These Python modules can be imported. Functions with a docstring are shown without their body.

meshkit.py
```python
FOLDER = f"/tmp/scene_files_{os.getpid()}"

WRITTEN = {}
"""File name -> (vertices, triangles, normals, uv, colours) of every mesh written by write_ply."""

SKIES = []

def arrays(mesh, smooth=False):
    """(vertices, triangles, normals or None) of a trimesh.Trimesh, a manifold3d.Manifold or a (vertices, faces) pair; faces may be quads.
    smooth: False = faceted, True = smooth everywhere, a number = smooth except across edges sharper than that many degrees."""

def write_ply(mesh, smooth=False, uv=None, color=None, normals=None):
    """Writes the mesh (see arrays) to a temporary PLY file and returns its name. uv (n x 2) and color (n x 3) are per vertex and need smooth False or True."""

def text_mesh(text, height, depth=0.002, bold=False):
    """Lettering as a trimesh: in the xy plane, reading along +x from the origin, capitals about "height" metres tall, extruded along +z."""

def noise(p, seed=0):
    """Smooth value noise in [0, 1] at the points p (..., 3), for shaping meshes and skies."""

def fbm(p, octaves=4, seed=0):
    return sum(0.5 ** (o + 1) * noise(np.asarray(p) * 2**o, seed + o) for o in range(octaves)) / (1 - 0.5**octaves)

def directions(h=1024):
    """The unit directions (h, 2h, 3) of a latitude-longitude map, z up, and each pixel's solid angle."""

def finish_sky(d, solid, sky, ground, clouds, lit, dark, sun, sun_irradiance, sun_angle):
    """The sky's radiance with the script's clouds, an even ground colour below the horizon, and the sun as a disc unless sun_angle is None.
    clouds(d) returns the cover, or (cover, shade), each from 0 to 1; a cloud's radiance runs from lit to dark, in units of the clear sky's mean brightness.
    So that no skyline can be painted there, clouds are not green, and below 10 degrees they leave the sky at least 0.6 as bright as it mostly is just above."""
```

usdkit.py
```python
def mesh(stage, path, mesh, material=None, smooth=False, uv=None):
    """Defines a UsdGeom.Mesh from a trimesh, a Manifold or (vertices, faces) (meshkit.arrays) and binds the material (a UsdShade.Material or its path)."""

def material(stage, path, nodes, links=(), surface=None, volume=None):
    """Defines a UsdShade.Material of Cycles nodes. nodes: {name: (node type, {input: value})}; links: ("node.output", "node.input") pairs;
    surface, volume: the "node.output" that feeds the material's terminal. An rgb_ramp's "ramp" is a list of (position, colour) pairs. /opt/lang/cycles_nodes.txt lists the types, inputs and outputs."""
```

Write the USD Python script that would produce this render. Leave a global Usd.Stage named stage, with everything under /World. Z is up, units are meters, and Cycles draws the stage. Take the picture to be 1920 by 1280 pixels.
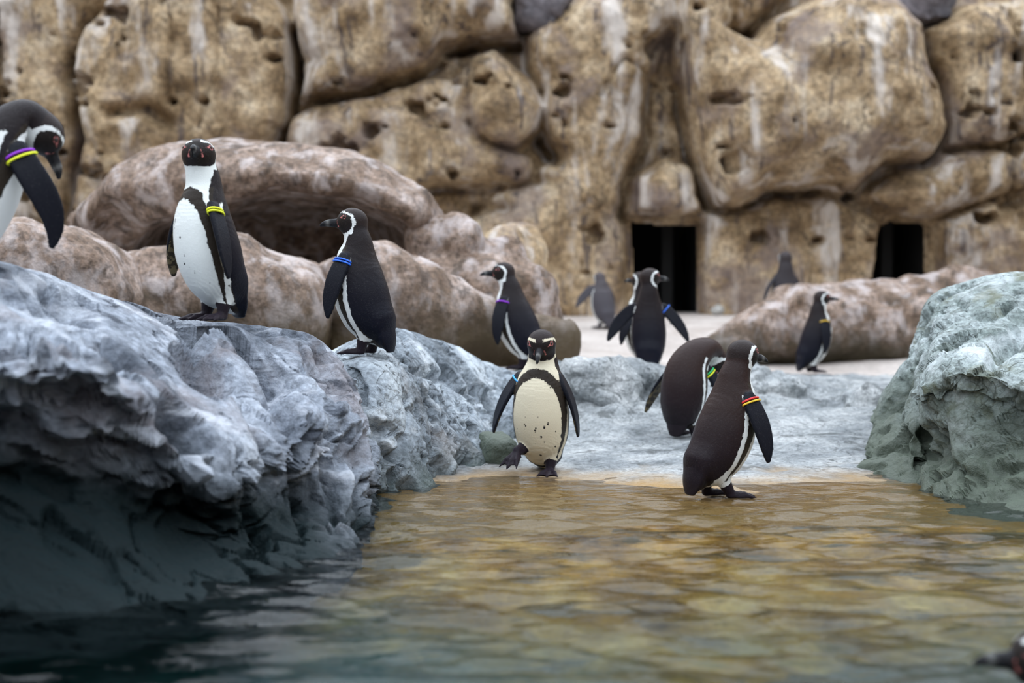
import math
import numpy as np
import trimesh
from scipy.spatial import cKDTree
from scipy.interpolate import CubicSpline, PchipInterpolator, RBFInterpolator
from scipy.ndimage import gaussian_filter, distance_transform_edt, map_coordinates
import shapely
import usdkit, meshkit
from pxr import Usd, UsdGeom, UsdLux, UsdShade, Sdf, Gf, Vt

stage = Usd.Stage.CreateInMemory()
UsdGeom.SetStageUpAxis(stage, "Z")
UsdGeom.SetStageMetersPerUnit(stage, 1.0)
UsdGeom.Xform.Define(stage, "/World")
UsdGeom.Scope.Define(stage, "/World/Looks")

# ------------------------------------------------------------------ camera, sky, exposure
CAM_H, HORIZON, FPX = 0.76, 520.0, 50.0 / 36.0 * 1920
PITCH = math.atan((640 - HORIZON) / FPX)
cam = UsdGeom.Camera.Define(stage, "/World/camera")
cam.CreateFocalLengthAttr(50.0)
cam.CreateHorizontalApertureAttr(36.0)
cam.CreateVerticalApertureAttr(24.0)
cam.CreateFStopAttr(1.75)
cam.CreateFocusDistanceAttr(5.1)
cam.CreateExposureAttr(1.08)
xf = UsdGeom.Xformable(cam)
xf.AddTranslateOp().Set(Gf.Vec3d(0, 0, CAM_H))
xf.AddRotateXOp().Set(90.0 - math.degrees(PITCH))

SKY = usdkit.material(stage, "/World/Looks/overcast_sky", {
    "tc": ("texture_coordinate", {}),
    "xyz": ("separate_xyz", {}),
    "up": ("map_range", {"from_min": 0.0, "from_max": 1.0, "to_min": 0.25, "to_max": 1.0, "clamp": True}),
    "below": ("map_range", {"from_min": -0.03, "from_max": 0.0, "to_min": 0.5, "to_max": 1.0, "clamp": True}),
    "n": ("noise_texture", {"scale": 2.2, "detail": 4.0}),
    "cl": ("map_range", {"from_min": 0.3, "from_max": 0.7, "to_min": 0.85, "to_max": 1.15, "clamp": True}),
    "m1": ("math", {"math_type": "multiply"}),
    "m2": ("math", {"math_type": "multiply"}),
    "bg": ("background_shader", {"color": (0.87, 0.95, 1.05)}),
}, [("tc.generated", "xyz.vector"), ("tc.generated", "n.vector"), ("xyz.z", "up.value"), ("xyz.z", "below.value"), ("n.fac", "cl.value"),
    ("up.result", "m1.value1"), ("cl.result", "m1.value2"), ("m1.value", "m2.value1"), ("below.result", "m2.value2"), ("m2.value", "bg.strength")],
    surface="bg.background")
dome = UsdLux.DomeLight.Define(stage, "/World/sky")
dome.CreateIntensityAttr(1.0)
UsdShade.MaterialBindingAPI.Apply(dome.GetPrim()).Bind(SKY)

# ------------------------------------------------------------------ helpers
RIGHT = np.array([1.0, 0, 0])
FWD = np.array([0, math.cos(PITCH), -math.sin(PITCH)])
UP = np.array([0, math.sin(PITCH), math.cos(PITCH)])


def at(px, py, Y):
    """The point at depth Y that the photograph shows at (px, py)."""
    px, py, Y = (np.asarray(a, float) for a in (px, py, Y))
    d = FWD + ((px - 960) / FPX)[..., None] * RIGHT - ((py - 640) / FPX)[..., None] * UP
    return np.array([0, 0, CAM_H]) + d * (Y / d[..., 1])[..., None]


def to_px(p):
    q = np.asarray(p) - np.array([0, 0, CAM_H])
    w = q @ FWD
    return 960 + FPX * (q @ RIGHT) / w, 640 - FPX * (q @ UP) / w


_used = {}


def path_of(name, parent="/World"):
    k = parent + "/" + name
    n = _used.get(k, 0)
    _used[k] = n + 1
    return k if n == 0 else f"{k}_{n:03d}"


def tag(prim, label=None, category=None, group=None, kind=None):
    for k, v in (("label", label), ("category", category), ("group", group), ("kind", kind)):
        if v:
            prim.SetCustomDataByKey(k, v)
    return prim


def thing(name, loc, rz=0.0, **kw):
    x = UsdGeom.Xform.Define(stage, path_of(name))
    x.AddTranslateOp().Set(Gf.Vec3d(*map(float, loc)))
    if rz:
        x.AddRotateZOp().Set(float(rz))
    return tag(x.GetPrim(), **kw)


def obj(name, mesh, mat, parent=None, smooth=True, primvars=None, **kw):
    m = usdkit.mesh(stage, path_of(name, str(parent.GetPath()) if parent else "/World"), mesh, mat, smooth=smooth)
    for k, v in (primvars or {}).items():
        v = np.asarray(v, np.float32)
        if v.ndim == 2:
            UsdGeom.PrimvarsAPI(m).CreatePrimvar(k, Sdf.ValueTypeNames.Color3fArray, "vertex").Set(Vt.Vec3fArray.FromNumpy(v))
        else:
            UsdGeom.PrimvarsAPI(m).CreatePrimvar(k, Sdf.ValueTypeNames.FloatArray, "vertex").Set(Vt.FloatArray.FromNumpy(v))
    return tag(m.GetPrim(), **kw)


def norm(v):
    v = np.asarray(v, float)
    return v / np.maximum(np.linalg.norm(v, axis=-1, keepdims=True), 1e-12)


def sstep(a, b, x):
    t = np.clip((x - a) / (b - a), 0, 1)
    return t * t * (3 - 2 * t)


def smin(a, b, k):
    h = np.clip(0.5 + 0.5 * (b - a) / k, 0, 1)
    return b * (1 - h) + a * h - k * h * (1 - h)


def surface_nets(F, org, h):
    """Triangles of the zero surface of a grid of distances (negative inside)."""
    ins = F < 0
    nx, ny, nz = F.shape
    C = [(i, j, k) for i in (0, 1) for j in (0, 1) for k in (0, 1)]
    cnt = np.zeros((nx - 1, ny - 1, nz - 1), np.int8)
    for i, j, k in C:
        cnt += ins[i:nx - 1 + i, j:ny - 1 + j, k:nz - 1 + k]
    act = (cnt > 0) & (cnt < 8)
    I = np.argwhere(act)
    idx = -np.ones(act.shape, np.int64)
    idx[act] = np.arange(len(I))
    vals = np.stack([F[I[:, 0] + i, I[:, 1] + j, I[:, 2] + k] for i, j, k in C], 1)
    off = np.array(C, float)
    acc, num = np.zeros((len(I), 3)), np.zeros(len(I))
    for a in range(8):
        for b in range(a + 1, 8):
            if np.abs(off[a] - off[b]).sum() == 1:
                va, vb = vals[:, a], vals[:, b]
                m = (va < 0) != (vb < 0)
                t = np.where(m, va / np.where(m, va - vb, 1), 0)
                acc += m[:, None] * (off[a] + t[:, None] * (off[b] - off[a]))
                num += m
    V = org + (I + acc / num[:, None]) * h
    quads = []
    for ax in range(3):
        sl0, sl1 = [slice(None)] * 3, [slice(None)] * 3
        sl0[ax], sl1[ax] = slice(0, -1), slice(1, None)
        s0, s1 = ins[tuple(sl0)], ins[tuple(sl1)]
        E = np.argwhere(s0 != s1)
        u, w = (ax + 1) % 3, (ax + 2) % 3
        ok = (E[:, u] > 0) & (E[:, w] > 0) & (E[:, u] < F.shape[u] - 1) & (E[:, w] < F.shape[w] - 1)
        E = E[ok]
        flip = ~s0[tuple(E.T)]

        def cell(du, dw):
            c = E.copy()
            c[:, u] += du
            c[:, w] += dw
            return idx[tuple(c.T)]
        q = np.stack([cell(-1, -1), cell(0, -1), cell(0, 0), cell(-1, 0)], 1)
        q[flip] = q[flip][:, ::-1]
        quads.append(q)
    q = np.vstack(quads)
    return V, np.vstack([q[:, [0, 1, 2]], q[:, [0, 2, 3]]])


def vnormals(V, F):
    n = np.zeros_like(V)
    c = np.cross(V[F[:, 1]] - V[F[:, 0]], V[F[:, 2]] - V[F[:, 0]])
    for k in range(3):
        np.add.at(n, F[:, k], c)
    return norm(n)


def grid_faces(nu, nv):
    i = np.arange(nu * nv).reshape(nu, nv)
    a, b, c, d = i[:-1, :-1].ravel(), i[1:, :-1].ravel(), i[1:, 1:].ravel(), i[:-1, 1:].ravel()
    return np.vstack([np.stack([a, b, c], 1), np.stack([a, c, d], 1)])


def facet(p, cell, seed, sharp=24.0, slope=0.6):
    """Broken planes: every cell of a random division has its own height and tilt (in units of the cell)."""
    rng = np.random.default_rng(seed)
    lo, hi = p.min(0) - cell, p.max(0) + cell
    n = int(np.clip(np.prod((hi - lo) / cell) * 1.2, 8, 120000))
    c = lo + rng.random((n, 3)) * (hi - lo)
    o = rng.uniform(-0.5, 0.5, n)
    g = rng.normal(0, slope, (n, 3))
    d, i = cKDTree(c).query(p, 4, workers=-1)
    w = np.exp(-(d - d[:, :1]) * sharp / cell)
    w /= w.sum(1, keepdims=True)
    val = o[i] + np.einsum("nkc,nkc->nk", g[i], (p[:, None] - c[i])) / cell
    return (w * np.clip(val, -1.2, 1.2)).sum(1)


def dip_frame(d, n, s=(0.4, 0.8, 1.3)):
    d = norm(d)
    n = norm(np.asarray(n) - np.dot(n, d) * d)
    return np.stack([d * s[0], np.cross(n, d) * s[1], n * s[2]], 1)


def rough(V, F, amps, seed, frame=None, mask=1.0, lim=None):
    """Moves a surface along its normals by broken planes (pairs of cell, amplitude) and fine noise."""
    N = vnormals(V, F)
    q = V @ frame if frame is not None else V
    h = np.zeros(len(V))
    for k, (cell, amp) in enumerate(amps):
        h += amp * facet(q + 0.25 * cell * (meshkit.noise(q[:, None, :] / cell * 2 + np.arange(3)[None, :, None] * 17.3, seed + k) - 0.5), cell, seed * 31 + k)
    return V + N * (h * mask)[:, None]


def polyline_dist(P, line):
    line = np.asarray(line, float)
    best = np.full(len(P), 1e9)
    tt = np.zeros(len(P))
    for k, (a, b) in enumerate(zip(line[:-1], line[1:])):
        ab = b - a
        t = np.clip(((P - a) @ ab) / (ab @ ab), 0, 1)
        d = np.linalg.norm(P - a - t[:, None] * ab, axis=1)
        m = d < best
        best[m] = d[m]
        tt[m] = (k + t[m]) / (len(line) - 1)
    return best, tt


def loft(stations, nu, nv):
    """A surface through profile curves, each a list of (px, py, depth) from the back foot over the crest to the front foot."""
    S = np.array([[at(*q) for q in s] for s in stations])          # (u, v, 3)
    du = np.r_[0, np.cumsum(np.linalg.norm(np.diff(S, axis=0), axis=2).mean(1))]
    dv = np.r_[0, np.cumsum(np.linalg.norm(np.diff(S, axis=1), axis=2).mean(0))]
    G = PchipInterpolator(dv, S, axis=1)(np.linspace(0, dv[-1], nv))
    G = PchipInterpolator(du, G, axis=0)(np.linspace(0, du[-1], nu))
    return G.reshape(-1, 3), grid_faces(nu, nv)[:, ::-1]


# ------------------------------------------------------------------ materials
L = "/World/Looks/"


def rock_mat(name, cols, scale=1.6, streak=None, streak_scale=(7, 7, 0.8), dark=None, dark_scale=(11, 11, 0.9), low_tone=None, rough_=0.75, bump=0.6, fine=34.0, speck=0.35, patch=None, veins=None, wet_x=0.0, chip=None, spec=0.35):
    """Mottled stone; streak / dark: (colour, from, to) run-off stains; wet: (colour, z0, z1, roughness) a tone for low parts; patch: (colour, scale, from, to)."""
    N = {"g": ("geometry", {}),
         "n1": ("noise_texture", {"scale": scale, "detail": 7.0, "roughness": 0.62}),
         "r1": ("rgb_ramp", {"ramp": cols}),
         "n2": ("noise_texture", {"scale": fine, "detail": 4.0, "roughness": 0.7}),
         "f2": ("map_range", {"from_min": 0.3, "from_max": 0.7, "to_min": 1 - speck, "to_max": 1 + speck}),
         "c2": ("combine_color", {}),
         "x2": ("mix_color", {"blend_type": "multiply", "fac": 1.0, "use_clamp": False}),
         "v": ("noise_texture", {"scale": fine * 0.35, "detail": 6.0, "roughness": 0.65}),
         "bm": ("math", {"math_type": "multiply_add", "value2": 0.45}),
         "b": ("bump", {"strength": bump, "distance": 0.02}),
         "p": ("principled_bsdf", {"roughness": rough_, "specular_ior_level": spec})}
    K = [("g.position", "n1.vector"), ("n1.fac", "r1.fac"), ("g.position", "n2.vector"), ("n2.fac", "f2.value"),
         ("f2.result", "c2.r"), ("f2.result", "c2.g"), ("f2.result", "c2.b"), ("r1.color", "x2.a"), ("c2.color", "x2.b"),
         ("g.position", "v.vector"), ("n2.fac", "bm.value1"), ("v.fac", "bm.value3"), ("bm.value", "b.height"), ("b.normal", "p.normal")]
    last = "x2.result"

    def over(tagname, color, facsrc):
        nonlocal last
        N["mx" + tagname] = ("mix_color", {"blend_type": "mix", "b": color})
        K.extend([(last, f"mx{tagname}.a"), (facsrc, f"mx{tagname}.fac")])
        last = f"mx{tagname}.result"

    def streaks(tagname, spec, sc, off):
        col, a, b, amt = spec
        N["mp" + tagname] = ("mapping", {"scale": sc, "location": off})
        N["ns" + tagname] = ("noise_texture", {"scale": 1.0, "detail": 5.0, "roughness": 0.6, "distortion": 0.35})
        N["mr" + tagname] = ("map_range", {"range_type": "smoothstep", "from_min": a, "from_max": b, "to_min": 0.0, "to_max": amt, "clamp": True})
        K.extend([("g.position", f"mp{tagname}.vector"), (f"mp{tagname}.vector", f"ns{tagname}.vector"), (f"ns{tagname}.fac", f"mr{tagname}.value")])
        over(tagname, col, f"mr{tagname}.result")
    if veins:
        col, sc, wid, amt = veins
        N["vm"] = ("mapping", {"scale": sc, "rotation": (0.3, -0.55, 0.4)})
        N["vw"] = ("noise_texture", {"scale": 5.0, "detail": 4.0})
        N["va"] = ("vector_math", {"math_type": "multiply_add", "vector2": (0.35, 0.35, 0.35)})
        N["vv"] = ("voronoi_texture", {"feature": "distance_to_edge", "scale": 1.0})
        N["vn"] = ("noise_texture", {"scale": 2.6, "detail": 3.0})
        N["vt"] = ("math", {"math_type": "multiply_add", "value2": -2.6 * wid, "value3": 1.9 * wid})
        N["vs"] = ("math", {"math_type": "subtract"})
        N["vf"] = ("map_range", {"range_type": "smoothstep", "from_min": -wid * .5, "from_max": wid * .5, "to_min": amt, "to_max": 0.0, "clamp": True})
        K.extend([("g.position", "vw.vector"), ("vw.color", "va.vector1"), ("g.position", "va.vector3"), ("va.vector", "vm.vector"), ("vm.vector", "vv.vector"), ("g.position", "vn.vector"), ("vn.fac", "vt.value1"),
                  ("vv.distance", "vs.value1"), ("vt.value", "vs.value2"), ("vs.value", "vf.value")])
        over("v", col, "vf.result")
    if chip:
        N["cm"] = ("mapping", {"scale": chip[0], "rotation": (0.25, 0.62, 0.3)})
        N["cn"] = ("voronoi_texture", {"feature": "f1", "scale": 1.0, "detail": 2.0, "roughness": 0.55})
        N["cw"] = ("noise_texture", {"scale": 7.0, "detail": 3.0})
        N["cv"] = ("vector_math", {"math_type": "multiply_add", "vector2": (0.16, 0.16, 0.16)})
        N["ca"] = ("math", {"math_type": "multiply_add", "value2": chip[1]})
        K.extend([("g.position", "cw.vector"), ("cw.color", "cv.vector1"), ("g.position", "cv.vector3"), ("cv.vector", "cm.vector"), ("cm.vector", "cn.vector"), ("cn.distance", "ca.value1"), ("bm.value", "ca.value3")])
        K[:] = [k for k in K if k != ("bm.value", "b.height")] + [("ca.value", "b.height")]
    if patch:
        col, sc, a, b, amt = patch
        streaks("p", (col, a, b, amt), (sc, sc, sc), (3.1, 5.2, 1.7))
    if dark:
        streaks("d", dark, dark_scale, (1.3, 0.2, 7.7))
    if streak:
        streaks("s", streak, streak_scale, (9.3, 4.2, 2.7))
    if low_tone:
        col, z0, z1, wr = low_tone
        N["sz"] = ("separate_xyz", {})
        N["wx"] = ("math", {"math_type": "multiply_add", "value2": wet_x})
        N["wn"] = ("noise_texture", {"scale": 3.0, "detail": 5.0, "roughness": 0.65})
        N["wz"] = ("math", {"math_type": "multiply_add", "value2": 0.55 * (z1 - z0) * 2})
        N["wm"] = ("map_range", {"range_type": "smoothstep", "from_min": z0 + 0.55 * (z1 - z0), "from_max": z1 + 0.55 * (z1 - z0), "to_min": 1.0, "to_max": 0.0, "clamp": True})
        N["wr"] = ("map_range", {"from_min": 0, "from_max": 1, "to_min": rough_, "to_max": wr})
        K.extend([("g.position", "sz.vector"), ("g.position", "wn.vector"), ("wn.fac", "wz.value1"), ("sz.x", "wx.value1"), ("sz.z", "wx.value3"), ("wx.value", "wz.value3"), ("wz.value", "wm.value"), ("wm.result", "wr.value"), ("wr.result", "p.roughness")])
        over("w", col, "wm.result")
    K.append((last, "p.base_color"))
    return usdkit.material(stage, L + name, N, K, surface="p.BSDF")


GREY = [(0.30, (0.06, 0.072, 0.082)), (0.42, (0.15, 0.175, 0.20)), (0.53, (0.26, 0.295, 0.33)), (0.70, (0.44, 0.485, 0.52))]
M_grey = rock_mat("grey_stone", GREY, 3.0, streak=((0.55, 0.59, 0.63), 0.54, 0.68, 0.75), streak_scale=(4, 4, 7), dark=((0.06, 0.07, 0.075), 0.60, 0.68, 0.7), dark_scale=(5, 10, 14),
                  low_tone=((0.045, 0.060, 0.055), -0.05, 0.16, 0.3), fine=42, bump=0.8, speck=.45, patch=((0.20, 0.17, 0.15), 2.2, 0.58, 0.75, 0.45), veins=((0.04, 0.045, 0.05), (4, 9, 12), .025, .7), chip=((5, 9, 13), 0.9))
M_greydark = rock_mat("algae_stained_stone", [(0.30, (0.06, 0.070, 0.088)), (0.42, (0.165, 0.185, 0.22)), (0.53, (0.285, 0.315, 0.365)), (0.70, (0.47, 0.505, 0.56))], 2.6, streak=((0.56, 0.59, 0.65), 0.55, 0.68, 0.75), streak_scale=(2.2, 4, 9), dark=((0.04, 0.046, 0.06), 0.56, 0.66, 0.8), dark_scale=(2.2, 8, 14),
                      low_tone=((0.008, 0.015, 0.017), -0.22, 0.03, 0.6), wet_x=.43, spec=.12, fine=36, bump=0.9, speck=.45, patch=((0.19, 0.155, 0.15), 2.2, 0.52, 0.68, 0.55), chip=((2.5, 7, 13), 0.6))
M_greygreen = rock_mat("lichen_stone", [(0.30, (0.07, 0.085, 0.08)), (0.43, (0.16, 0.195, 0.185)), (0.54, (0.29, 0.335, 0.335)), (0.72, (0.52, 0.57, 0.585))], 2.4, streak=((0.58, 0.63, 0.65), 0.54, 0.70, 0.7), streak_scale=(3, 3, 6),
                       dark=((0.05, 0.06, 0.045), 0.58, 0.68, 0.7), dark_scale=(5, 9, 9), low_tone=((0.075, 0.092, 0.070), 0.10, 0.52, 0.5), fine=48, bump=0.8, speck=.55, patch=((0.10, 0.105, 0.055), 4, 0.54, 0.66, 0.75), veins=((0.03, 0.036, 0.03), (3, 7, 9), .022, .75), chip=((4, 8, 11), 0.7))
M_shore = rock_mat("wet_shore_stone", [(0.29, (0.075, 0.085, 0.09)), (0.42, (0.18, 0.195, 0.205)), (0.54, (0.29, 0.305, 0.31)), (0.72, (0.47, 0.475, 0.475))], 3.6, dark=((0.06, 0.065, 0.065), 0.58, 0.66, 0.75), dark_scale=(7, 10, 12),
                   low_tone=((0.31, 0.185, 0.058), -0.012, 0.022, 0.15), fine=50, bump=0.8, speck=.45, veins=((0.05, 0.055, 0.055), (5, 9, 9), .022, .6), chip=((6, 10, 12), 0.6))
WALLC = [(0.28, (0.080, 0.049, 0.024)), (0.42, (0.215, 0.143, 0.075)), (0.54, (0.37, 0.268, 0.160)), (0.72, (0.52, 0.425, 0.305))]
M_wall = rock_mat("sandy_rock_wall", WALLC, 2.8,
                  streak=((0.62, 0.56, 0.51), 0.51, 0.68, 0.85), streak_scale=(3.6, 3.6, 0.8), dark=((0.06, 0.045, 0.045), 0.57, 0.66, 0.8), dark_scale=(9, 9, 0.7), fine=24, bump=0.9, speck=0.6,
                  patch=((0.20, 0.155, 0.145), 1.6, 0.50, 0.64, 0.6), veins=((0.05, 0.035, 0.022), (1.1, 1.1, .7), .014, .6))
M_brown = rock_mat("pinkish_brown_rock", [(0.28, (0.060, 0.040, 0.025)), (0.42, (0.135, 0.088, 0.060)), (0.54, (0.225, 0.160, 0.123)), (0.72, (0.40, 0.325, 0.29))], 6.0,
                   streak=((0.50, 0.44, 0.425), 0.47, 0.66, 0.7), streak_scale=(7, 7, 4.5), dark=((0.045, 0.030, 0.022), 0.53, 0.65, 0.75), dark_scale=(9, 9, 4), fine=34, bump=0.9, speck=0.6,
                   low_tone=((0.065, 0.045, 0.022), 0.40, 0.76, 0.6))  # lower faces darkened: underside shade put into the colour
M_brownlow = rock_mat("shade_toned_brown_rock", [(0.28, (0.060, 0.040, 0.025)), (0.42, (0.14, 0.09, 0.06)), (0.54, (0.235, 0.168, 0.13)), (0.72, (0.42, 0.345, 0.31))], 6.0,
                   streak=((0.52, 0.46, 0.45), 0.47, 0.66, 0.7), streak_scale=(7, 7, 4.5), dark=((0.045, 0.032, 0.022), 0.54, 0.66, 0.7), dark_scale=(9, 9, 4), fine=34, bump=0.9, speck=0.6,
                   low_tone=((0.030, 0.023, 0.010), 0.18, 0.52, 0.6))  # dark foot: shade of the undercuts painted into the colour
M_topdark = rock_mat("dark_purple_rock", [(0.3, (0.05, 0.045, 0.05)), (0.6, (0.16, 0.14, 0.15)), (0.75, (0.24, 0.2, 0.2))], 4, fine=25)
M_floor = rock_mat("pale_concrete", [(0.3, (0.36, 0.31, 0.28)), (0.5, (0.50, 0.445, 0.41)), (0.7, (0.60, 0.55, 0.51))], 1.6, fine=30, bump=0.2, speck=0.2, patch=((0.27, 0.20, 0.16), 1.5, 0.55, 0.72, 0.6))
M_pool = rock_mat("golden_pool_bottom", [(0.30, (0.080, 0.036, 0.004)), (0.44, (0.26, 0.125, 0.014)), (0.55, (0.42, 0.225, 0.040)), (0.72, (0.56, 0.37, 0.13))], 4.2, fine=12, bump=0.4, speck=.45, dark=((0.05, 0.042, 0.016), 0.54, 0.64, 0.85), dark_scale=(2.5, 8, 4), low_tone=((0.020, 0.105, 0.092), -0.46, -0.18, 0.7))  # teal of the deep water painted into the floor colour
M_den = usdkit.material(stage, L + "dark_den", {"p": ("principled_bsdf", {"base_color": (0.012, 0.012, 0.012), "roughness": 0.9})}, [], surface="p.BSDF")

M_water = usdkit.material(stage, L + "pool_water", {
    "g": ("geometry", {}),
    "n": ("noise_texture", {"scale": 14.0, "detail": 3.0, "roughness": 0.5}),
    "mp": ("mapping", {"scale": (0.6, 2.0, 1.0)}),
    "b": ("bump", {"strength": 0.45, "distance": 0.012}),
    "p": ("principled_bsdf", {"base_color": (1, 1, 1), "roughness": 0.0, "ior": 1.333, "transmission_weight": 1.0}),
    "v": ("absorption_volume", {"color": (0.12, 0.52, 0.56), "density": 1.2}),
}, [("g.position", "mp.vector"), ("mp.vector", "n.vector"), ("n.fac", "b.height"), ("b.normal", "p.normal")], surface="p.BSDF", volume="v.volume")


def plumage(name, rough_=0.36):
    return usdkit.material(stage, L + name, {
        "d": ("attribute", {"attribute": "dark"}), "l": ("attribute", {"attribute": "light"}), "w": ("attribute", {"attribute": "white"}), "k": ("attribute", {"attribute": "pink"}),
        "tc": ("texture_coordinate", {}),
        "n": ("noise_texture", {"scale": 210.0, "detail": 3.0, "roughness": 0.6}),
        "n3": ("noise_texture", {"scale": 60.0, "detail": 2.0}),
        "j0": ("math", {"math_type": "multiply_add", "value2": 0.015}),
        "j": ("math", {"math_type": "multiply_add", "value2": 0.006}),
        "t": ("map_range", {"from_min": 0.0092, "from_max": 0.0118, "clamp": True}),
        "j2": ("math", {"math_type": "multiply_add", "value2": 0.006}),
        "t2": ("map_range", {"from_min": 0.0022, "from_max": 0.0042, "clamp": True}),
        "sp": ("map_range", {"from_min": 0.56, "from_max": 0.78, "to_min": 0.0, "to_max": 0.07, "clamp": True}),
        "ms": ("mix_color", {"b": (0.30, 0.28, 0.29)}),
        "m": ("mix_color", {}), "m2": ("mix_color", {"b": (0.50, 0.17, 0.16)}),
        "b": ("bump", {"strength": 0.35, "distance": 0.003}),
        "p": ("principled_bsdf", {"roughness": rough_, "specular_ior_level": 0.13}),
    }, [("tc.object", "n.vector"), ("tc.object", "n3.vector"), ("n3.fac", "j0.value1"), ("w.fac", "j0.value3"), ("n.fac", "j.value1"), ("j0.value", "j.value3"), ("j.value", "t.value"),
        ("n.fac", "j2.value1"), ("k.fac", "j2.value3"), ("j2.value", "t2.value"),
        ("n.fac", "sp.value"), ("sp.result", "ms.fac"), ("d.color", "ms.a"), ("ms.result", "m.a"), ("l.color", "m.b"), ("t.result", "m.fac"), ("m.result", "m2.a"), ("t2.result", "m2.fac"),
        ("m2.result", "p.base_color"), ("n.fac", "b.height"), ("b.normal", "p.normal")], surface="p.BSDF")


M_plumage = plumage("penguin_plumage")


def plain(name, c, r=0.4, **kw):
    return usdkit.material(stage, L + name, {"p": ("principled_bsdf", {"base_color": c, "roughness": r, **kw})}, [], surface="p.BSDF")


M_eye = plain("eye_gloss", (0.02, 0.008, 0.006), 0.08, coat_weight=0.6)
BAND = {"yellow": plain("yellow_plastic", (0.75, 0.80, 0.02)), "blue": plain("blue_plastic", (0.02, 0.13, 0.65)), "purple": plain("purple_plastic", (0.28, 0.03, 0.60)),
        "red": plain("red_plastic", (0.65, 0.03, 0.04)), "gold": plain("golden_plastic", (0.80, 0.50, 0.03)), "green": plain("green_plastic", (0.02, 0.50, 0.16)),
        "orange": plain("orange_plastic", (0.75, 0.22, 0.03)), "sky": plain("sky_blue_plastic", (0.04, 0.35, 0.80)), "teal": plain("teal_plastic", (0.05, 0.50, 0.35))}

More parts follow.
